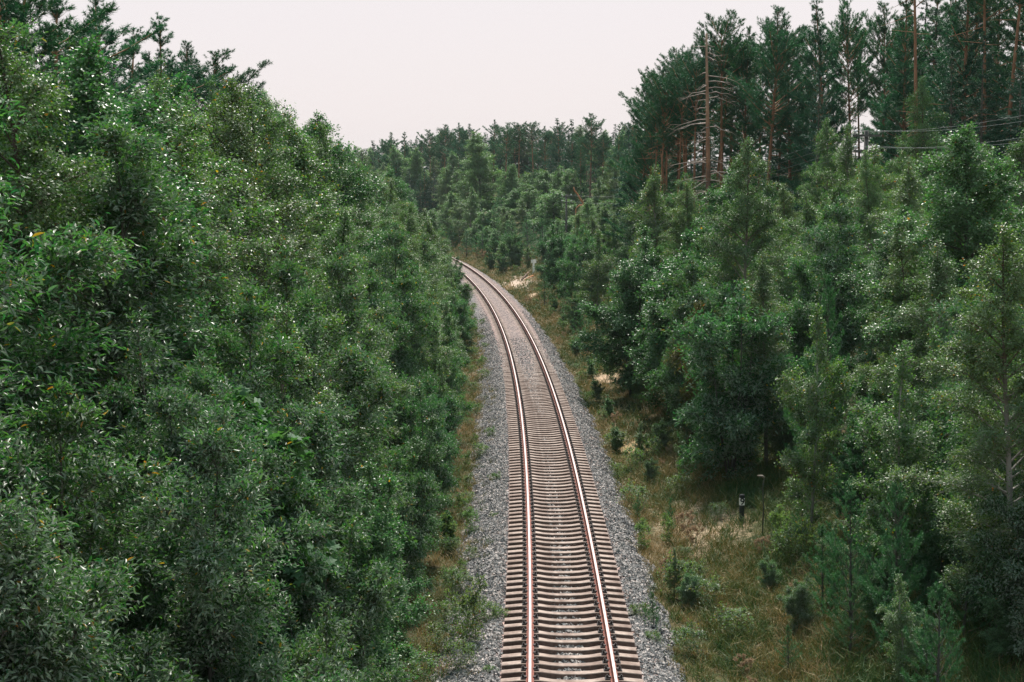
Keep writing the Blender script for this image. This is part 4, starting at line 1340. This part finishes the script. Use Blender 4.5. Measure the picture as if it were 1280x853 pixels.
# bare dead pine with long leafless limbs
def dead_pine():
    p = at(885, 42, 92)
    x, y = p[0], 92.0
    g_ = gz(x, y)
    h = p[2] - g_
    e = bpy.data.objects.new('dead_pine', None)
    C.objects.link(e)
    e.location = (x, y, g_)
    tag(e, 'bare dead pine with an orange upper trunk and long leafless limbs', 'dead tree')
    mb = MB()
    tt = np.linspace(0, 1, 14)
    mb.tube(np.stack([0.12 * np.sin(tt * 4), 0.1 * np.sin(tt * 3 + 1), tt * h - 0.3 * (tt == 0)], -1), 0.19 * (1.1 - tt) ** 0.6, 9)
    obj('trunk', mb.mesh('dead_trunk', [M['deadwood']], True), e)
    r2 = np.random.default_rng(3)
    mb = MB()
    for i in range(44):
        t = r2.uniform(0.42, 0.97)
        a = r2.choice([PI, PI, 0]) + r2.normal(0, 0.7)
        l = r2.uniform(0.8, 3.4) * (1.15 - t * 0.6)
        s = np.linspace(0, 1, 5)
        rise_ = r2.uniform(-0.05, 0.25)
        b = np.stack([0.12 * math.sin(t * 4) + np.cos(a) * l * s, np.sin(a) * l * s + 0.1 * math.sin(t * 3 + 1), t * h + l * (rise_ * s - 0.35 * s * s)], -1)
        b[1:-1] += r2.normal(0, 0.05, (3, 3))
        mb.tube(b, 0.032 * (1.15 - s), 4)
        for q in range(2):
            k = r2.integers(2, 4)
            c = b[k]
            dv = np.array([math.cos(a + r2.normal(0, .8)), math.sin(a + r2.normal(0, .8)), r2.normal(-0.15, .3)]) * l * 0.35
            mb.tube([c, c + dv * 0.5 + [0, 0, .03], c + dv], [0.014, 0.010, 0.005], 3)
    obj('bare_crown', mb.mesh('dead_limbs', [M['deadtwig']], True), e)


dead_pine()

# broken orange limb by the far pole
mb = MB()
P = [at(u, v, 186) for u, v in [(717, 234), (718, 238), (722, 243), (726, 250), (731, 257)]]
b0 = P[-1]
mb.tube([p - b0 for p in P], [0.05, 0.09, 0.11, 0.13, 0.13], 6)
P2 = [at(u, v, 186) for u, v in [(731, 257), (724, 257), (720, 261), (719, 300)]]
mb.tube([p - b0 for p in P2], [0.12, 0.08, 0.06, 0.07], 5)
o = obj('broken_pine', mb.mesh('broken_pine', [M['orangewood']], True), None, b0)
tag(o, 'crooked orange broken pine poking up beside the small far utility pole', 'dead tree')

# --- weeds
it = []
for key, u, v, h in [('weed2', 592, 800, 1.5), ('weed1', 606, 775, 0.7), ('weed1', 572, 838, 0.8), ('weed1', 612, 838, 0.4), ('weed1', 565, 745, 0.8), ('weed1', 590, 700, 0.45), ('weed1', 618, 600, 0.5), ('weed1', 600, 570, 0.6),
                     ('weed1', 625, 770, 0.5), ('weed1', 578, 790, 0.7), ('weed2', 560, 690, 1.0), ('weed1', 596, 520, 0.6), ('weed1', 612, 545, 0.5), ('weed1', 590, 470, 0.6), ('weed1', 604, 455, 0.5), ('weed2', 594, 420, 0.8),
                     ('weed1', 603, 405, 0.6), ('weed1', 592, 385, 0.6), ('weed1', 584, 362, 0.6), ('weed1', 618, 645, 0.35)]:
    x, y, z = on_ground(u, v)
    it.append((key, x, y, h, 1.0))
for d in np.concatenate([np.arange(28, 60, 2.3), np.arange(60, 130, 5.2)]):
    o_ = rg.uniform(-3.1, -2.1)
    it.append((pick('weed1', 'weed2', 'weed1'), float(Xc(d)) + o_, d, rg.uniform(0.35, 0.95), 1.2))
row_of(it, 'inner ballast edge', 'weeds along the inner ballast edge')
it = []
for key, u, v, h in [('weed1', 800, 770, 0.6), ('weed1', 815, 800, 0.45), ('weed1', 850, 750, 1.0), ('weed1', 868, 735, 0.7), ('weed1', 772, 600, 0.6), ('weed1', 765, 560, 0.6), ('weed1', 790, 590, 0.9), ('weed1', 810, 580, 1.0),
                     ('weed1', 752, 530, 0.6), ('weed2', 805, 690, 0.9), ('weed2', 832, 680, 0.8), ('weed1', 738, 505, 0.6), ('weed1', 728, 480, 0.7), ('weed2', 745, 470, 1.1), ('weed1', 715, 440, 0.8), ('weed1', 704, 415, 0.8),
                     ('weed1', 690, 395, 0.7), ('weed1', 672, 370, 0.8), ('weed1', 660, 356, 0.6), ('weed1', 905, 600, 0.8), ('weed2', 975, 690, 1.2), ('weed1', 990, 705, 1.0), ('weed2', 1010, 720, 1.3), ('weed1', 850, 540, 0.9),
                     ('weed1', 890, 560, 1.0), ('weed1', 645, 340, 0.8), ('weed1', 628, 328, 0.8)]:
    x, y, z = on_ground(u, v)
    it.append((key, x, y, h, 1.0))
row_of(it, 'outer ballast edge', 'weeds along the outer ballast edge')
for d0, d1, st, wh in ((27.5, 46, 1.3, 'verge before the number post'), (46, 74, 2.2, 'verge beyond the number post'), (74, 150, 4.0, 'verge of the tightening bend')):
    it = []
    for d in np.arange(d0, d1, st):
        o_ = rg.uniform(2.3, 5.6)
        it.append((pick('weed1', 'dry', 'weed1', 'dry'), float(Xc(d)) + o_, d, rg.uniform(0.35, 0.9), 1.3))
    row_of(it, wh, 'weeds on the outer verge')
it = []
for u, v, h in [(700, 362, 1.5), (692, 358, 1.4), (708, 368, 1.4), (652, 334, 1.5), (643, 332, 1.4), (660, 336, 1.3), (604, 326, 1.5), (612, 330, 1.4), (576, 318, 1.5), (583, 320, 1.4), (862, 560, 0.9), (596, 322, 1.5)]:
    x, y, z = on_ground(u, v)
    it.append(('dry', x, y, h, 1.2))
row_of(it, 'outer verge', 'dry weeds on the outer verge')

# ------------------------------------------------------------------ number post, white post, poles and wires
x, y, z = on_ground(927, 651)
e = bpy.data.objects.new('number_post', None)
C.objects.link(e)
e.location = (x, y, z)
e.rotation_euler = (0, 0, 0.14)
tag(e, 'black marker post with a white band reading 9 on the grassy bank', 'marker post')
hp = 33.5 / FPX * y
mb = MB()
mb.box((0, 0, hp * 0.29), (0.125, 0.10, hp * 0.62 + 0.1), 0)
mb.box((0, 0, hp * 0.93), (0.125, 0.10, hp * 0.12), 0)
mb.box((0, 0, hp * 0.995), (0.10, 0.08, 0.025), 0, 0, 0.7)
obj('post', mb.mesh('post_body', [M['blackpaint']]), e)
mb = MB()
mb.box((0, 0, hp * 0.735), (0.135, 0.11, hp * 0.27), 0)
pl = obj('number_plate', mb.mesh('number_plate', [M['whitepaint']]), e)
fc = bpy.data.curves.new('numeral', 'FONT')
fc.body = '9'
fc.size = 0.27
fc.align_x = 'CENTER'
fc.align_y = 'CENTER'
fc.extrude = 0.002
fc.offset = 0.006
fc.materials.append(M['blackpaint'])
tmp = bpy.data.objects.new('numeral_curve', fc)
C.objects.link(tmp)
bpy.context.view_layer.update()
nme = bpy.data.meshes.new_from_object(tmp.evaluated_get(bpy.context.evaluated_depsgraph_get()))
bpy.data.objects.remove(tmp)
nm = obj('numeral', nme, pl, (0, -0.0585, hp * 0.735))
nm.rotation_euler = (PI / 2, 0, 0)

x, y, z = on_ground(667, 344)
e = bpy.data.objects.new('kilometre_post', None)
C.objects.link(e)
e.location = (x, y, z)
tag(e, 'white post with two small white plates at its top beside the pale bank', 'distance post')
hp = 19.0 / FPX * y
mb = MB()
mb.box((0, 0, hp * 0.5 - 0.1), (0.24, 0.18, hp * 0.98 + 0.2), 0, 0, 0.85)
obj('post', mb.mesh('white_post_body', [M['whitepaint']]), e)
for s in (-1, 1):
    mb = MB()
    mb.box((s * 0.15, -0.13, hp * 0.9), (0.30, 0.03, 0.36), 0, -s * 0.5)
    obj('plate', mb.mesh('post_plate', [M['whitepaint']]), e)

for k, (pa, pb, r, lab) in enumerate([((652, 351), (664, 339), 0.09, 'dark green pole lying on the pale bank below the white post'), ((656, 351), (667, 346), 0.07, 'reddish pole lying below the dark green one on the pale bank')]):
    A = np.array(on_ground(*pa)) + [0, 0, 0.08]
    B = np.array(on_ground(*pb)) + [0, 0, 0.12]
    mb = MB()
    mb.tube([(0, 0, 0), (B - A) * 0.5 + [0, 0, 0.05], B - A], r, 7)
    o = obj('fallen_pole', mb.mesh('fallen_pole', [(M['log'], M['orangewood'])[k]], True), None, A)
    tag(o, lab, 'pole')
# thin dead stem with a bleached tip near the number post
x, y, z = on_ground(953, 668)
mb = MB()
mb.tube([(0, 0, -0.1), (0.02, 0, 0.7), (-0.01, 0, 1.25), (0.03, 0, 1.55)], [0.022, 0.018, 0.014, 0.01], 6, 0)
mb.tube([(0.03, 0, 1.55), (-0.03, -0.02, 1.60), (-0.16, -0.03, 1.61)], [0.03, 0.035, 0.02], 6, 1)
o = obj('dead_sapling', mb.mesh('dead_sapling', [M['bark'], M['deadtwig']], True), None, (x, y, z))
tag(o, 'thin dead sapling stem with a bleached bent tip behind the number post', 'dead stem')


def utility_pole(u, v, d, lab, th):
    p = at(u, v, d)
    g_ = gz(p[0], d)
    e = bpy.data.objects.new('utility_pole', None)
    C.objects.link(e)
    e.location = (p[0], d, g_)
    e.rotation_euler = (0, 0, th)
    tag(e, lab, 'utility pole')
    h = p[2] - g_
    mb = MB()
    mb.tube([(0, 0, -0.4), (0, 0, h * 0.5), (0, 0, h)], [0.14, 0.125, 0.10], 9)
    obj('pole', mb.mesh('pole', [M['polewood']], True), e)
    pts = []
    for zz in (h - 0.25, h - 0.95):
        mb = MB()
        mb.box((0, -0.13, zz), (1.25, 0.09, 0.10))
        ca = obj('crossarm', mb.mesh('crossarm', [M['polewood']]), e)
        for s in (-0.55, 0.55):
            mb = MB()
            mb.tube([(0, 0, 0), (0, 0, 0.08), (0, 0, 0.10), (0, 0, 0.16), (0, 0, 0.2)], [0.03, 0.03, 0.075, 0.07, 0.03], 8)
            obj('insulator', mb.mesh('insulator', [M['porcelain']], True), ca, (s, -0.13, zz + 0.06))
            pts.append(np.array([p[0] + s * math.cos(th) + 0.13 * math.sin(th), d + s * math.sin(th) - 0.13 * math.cos(th), g_ + zz + 0.23]))
    return pts


W0 = utility_pole(1083, 163, 74, 'tall dark utility pole among the birches on the upper bank', 0.12)
W1 = utility_pole(708, 243, 190, 'small far utility pole in the valley beside the orange broken pine', 0.15)
pe = at(1420, 118, 44)
pf = at(640, 262, 250)
for k, lab in enumerate(['upper power wire on the side of the track', 'upper power wire on the forest side', 'lower power wire on the side of the track', 'lower power wire on the forest side']):
    a_, b_ = W0[k], W1[k]
    dz = -0.7 if k > 1 else 0
    dx = (-0.55, 0.55)[k % 2]
    near_ = pe + [dx, 0, dz]
    far_ = pf + [dx, 0, dz]
    pts = []
    for A, B, sag, m in ((near_, a_, 0.35, 12), (a_, b_, 1.3, 30), (b_, far_, 0.8, 12)):
        for s in np.linspace(0, 1, m, endpoint=False):
            pts.append(A + (B - A) * s - np.array([0, 0, 4 * sag * s * (1 - s)]))
    pts.append(far_)
    pts = np.array(pts)
    mb = MB()
    mb.tube(pts - a_, 0.0045, 5)
    o = obj('power_wire', mb.mesh('power_wire', [M['wire']], True), None, a_)
    tag(o, lab, 'power wire', 'wires between the utility poles')
# ------------------------------------------------------------------ summer haze
mb = MB()
mb.box((0, 340, 12.0), (1100, 860, 44))
hm, nt, out = newmat('thin_haze')
pv = N(nt, 'ShaderNodeVolumePrincipled')
pv.inputs['Color'].default_value = (0.80, 0.93, 0.96, 1)
pv.inputs['Density'].default_value = HAZE
pv.inputs['Anisotropy'].default_value = 0.0
L(nt, pv.outputs[0], out.inputs['Volume'])
tag(obj('haze', mb.mesh('haze', [hm])), kind='stuff')

# ------------------------------------------------------------------ light, sky, camera
VEIL = 3.6
SUN_EL, SUN_AZ = 57.0, 4.0                  # azimuth from straight ahead, negative towards the inside of the bend
w = bpy.data.worlds.new('World')
bpy.context.scene.world = w
w.use_nodes = True
nt = w.node_tree
for n in list(nt.nodes):
    nt.nodes.remove(n)
out = N(nt, 'ShaderNodeOutputWorld')
sky = N(nt, 'ShaderNodeTexSky')
sky.sky_type = 'NISHITA'
sky.sun_disc = False
sky.sun_elevation = R(SUN_EL)
sky.sun_rotation = R(SUN_AZ)
sky.air_density = 1.0
sky.dust_density = 3.0
# thin bright cloud veils the low sky; teal zenith, unseen, added to tint the shade
tc = N(nt, 'ShaderNodeTexCoord')
sx = N(nt, 'ShaderNodeSeparateXYZ')
L(nt, tc.outputs['Generated'], sx.inputs[0])
veil = ramp(nt, sx.outputs['Z'], [(0.0, (1.0, 0.915, 0.925)), (0.2, (0.96, 0.895, 0.91)), (0.45, (0.54, 0.72, 0.75)), (1.0, (0.22, 0.52, 0.57))])
vs = mixc(nt, 1.0, veil, (VEIL, VEIL, VEIL), 'MULTIPLY')
b1 = N(nt, 'ShaderNodeBackground')
b1.inputs['Strength'].default_value = 0.05
L(nt, mixc(nt, 0.93, sky.outputs[0], vs), b1.inputs['Color'])
L(nt, b1.outputs[0], out.inputs['Surface'])

sl = bpy.data.lights.new('sun', 'SUN')
sl.energy = 1.5
sl.angle = R(14)
sl.color = (1.0, 0.94, 0.88)
so = bpy.data.objects.new('sun', sl)
C.objects.link(so)
# direction to the sun
sd = np.array([math.sin(R(SUN_AZ)) * math.cos(R(SUN_EL)), math.cos(R(SUN_AZ)) * math.cos(R(SUN_EL)), math.sin(R(SUN_EL))])
from mathutils import Vector
so.rotation_euler = Vector(sd).to_track_quat('Z', 'Y').to_euler()
so.location = (0, 0, 60)

cam = bpy.data.cameras.new('camera')
cam.sensor_fit = 'HORIZONTAL'
cam.sensor_width = 36.0
cam.lens = 36.0 * FPX / 1280.0
cam.clip_start = 0.1
cam.clip_end = 5000
co = bpy.data.objects.new('camera', cam)
C.objects.link(co)
co.location = (0, 0, CAMZ)
co.rotation_euler = (PI / 2 - PITCH, 0, 0)
sc = bpy.context.scene
sc.camera = co
sc.render.engine = 'CYCLES'
sc.cycles.max_bounces = 6
sc.cycles.diffuse_bounces = 3
sc.cycles.glossy_bounces = 2
sc.cycles.transmission_bounces = 3
sc.cycles.use_denoising = True
sc.cycles.denoiser = 'OPENIMAGEDENOISE'
sc.cycles.denoising_input_passes = 'RGB_ALBEDO_NORMAL'
sc.cycles.denoising_prefilter = 'NONE'
sc.render.film_transparent = False
sc.view_settings.view_transform = 'Standard'
sc.view_settings.look = 'None'
sc.view_settings.exposure = 2.3
sc.view_settings.gamma = 1.0
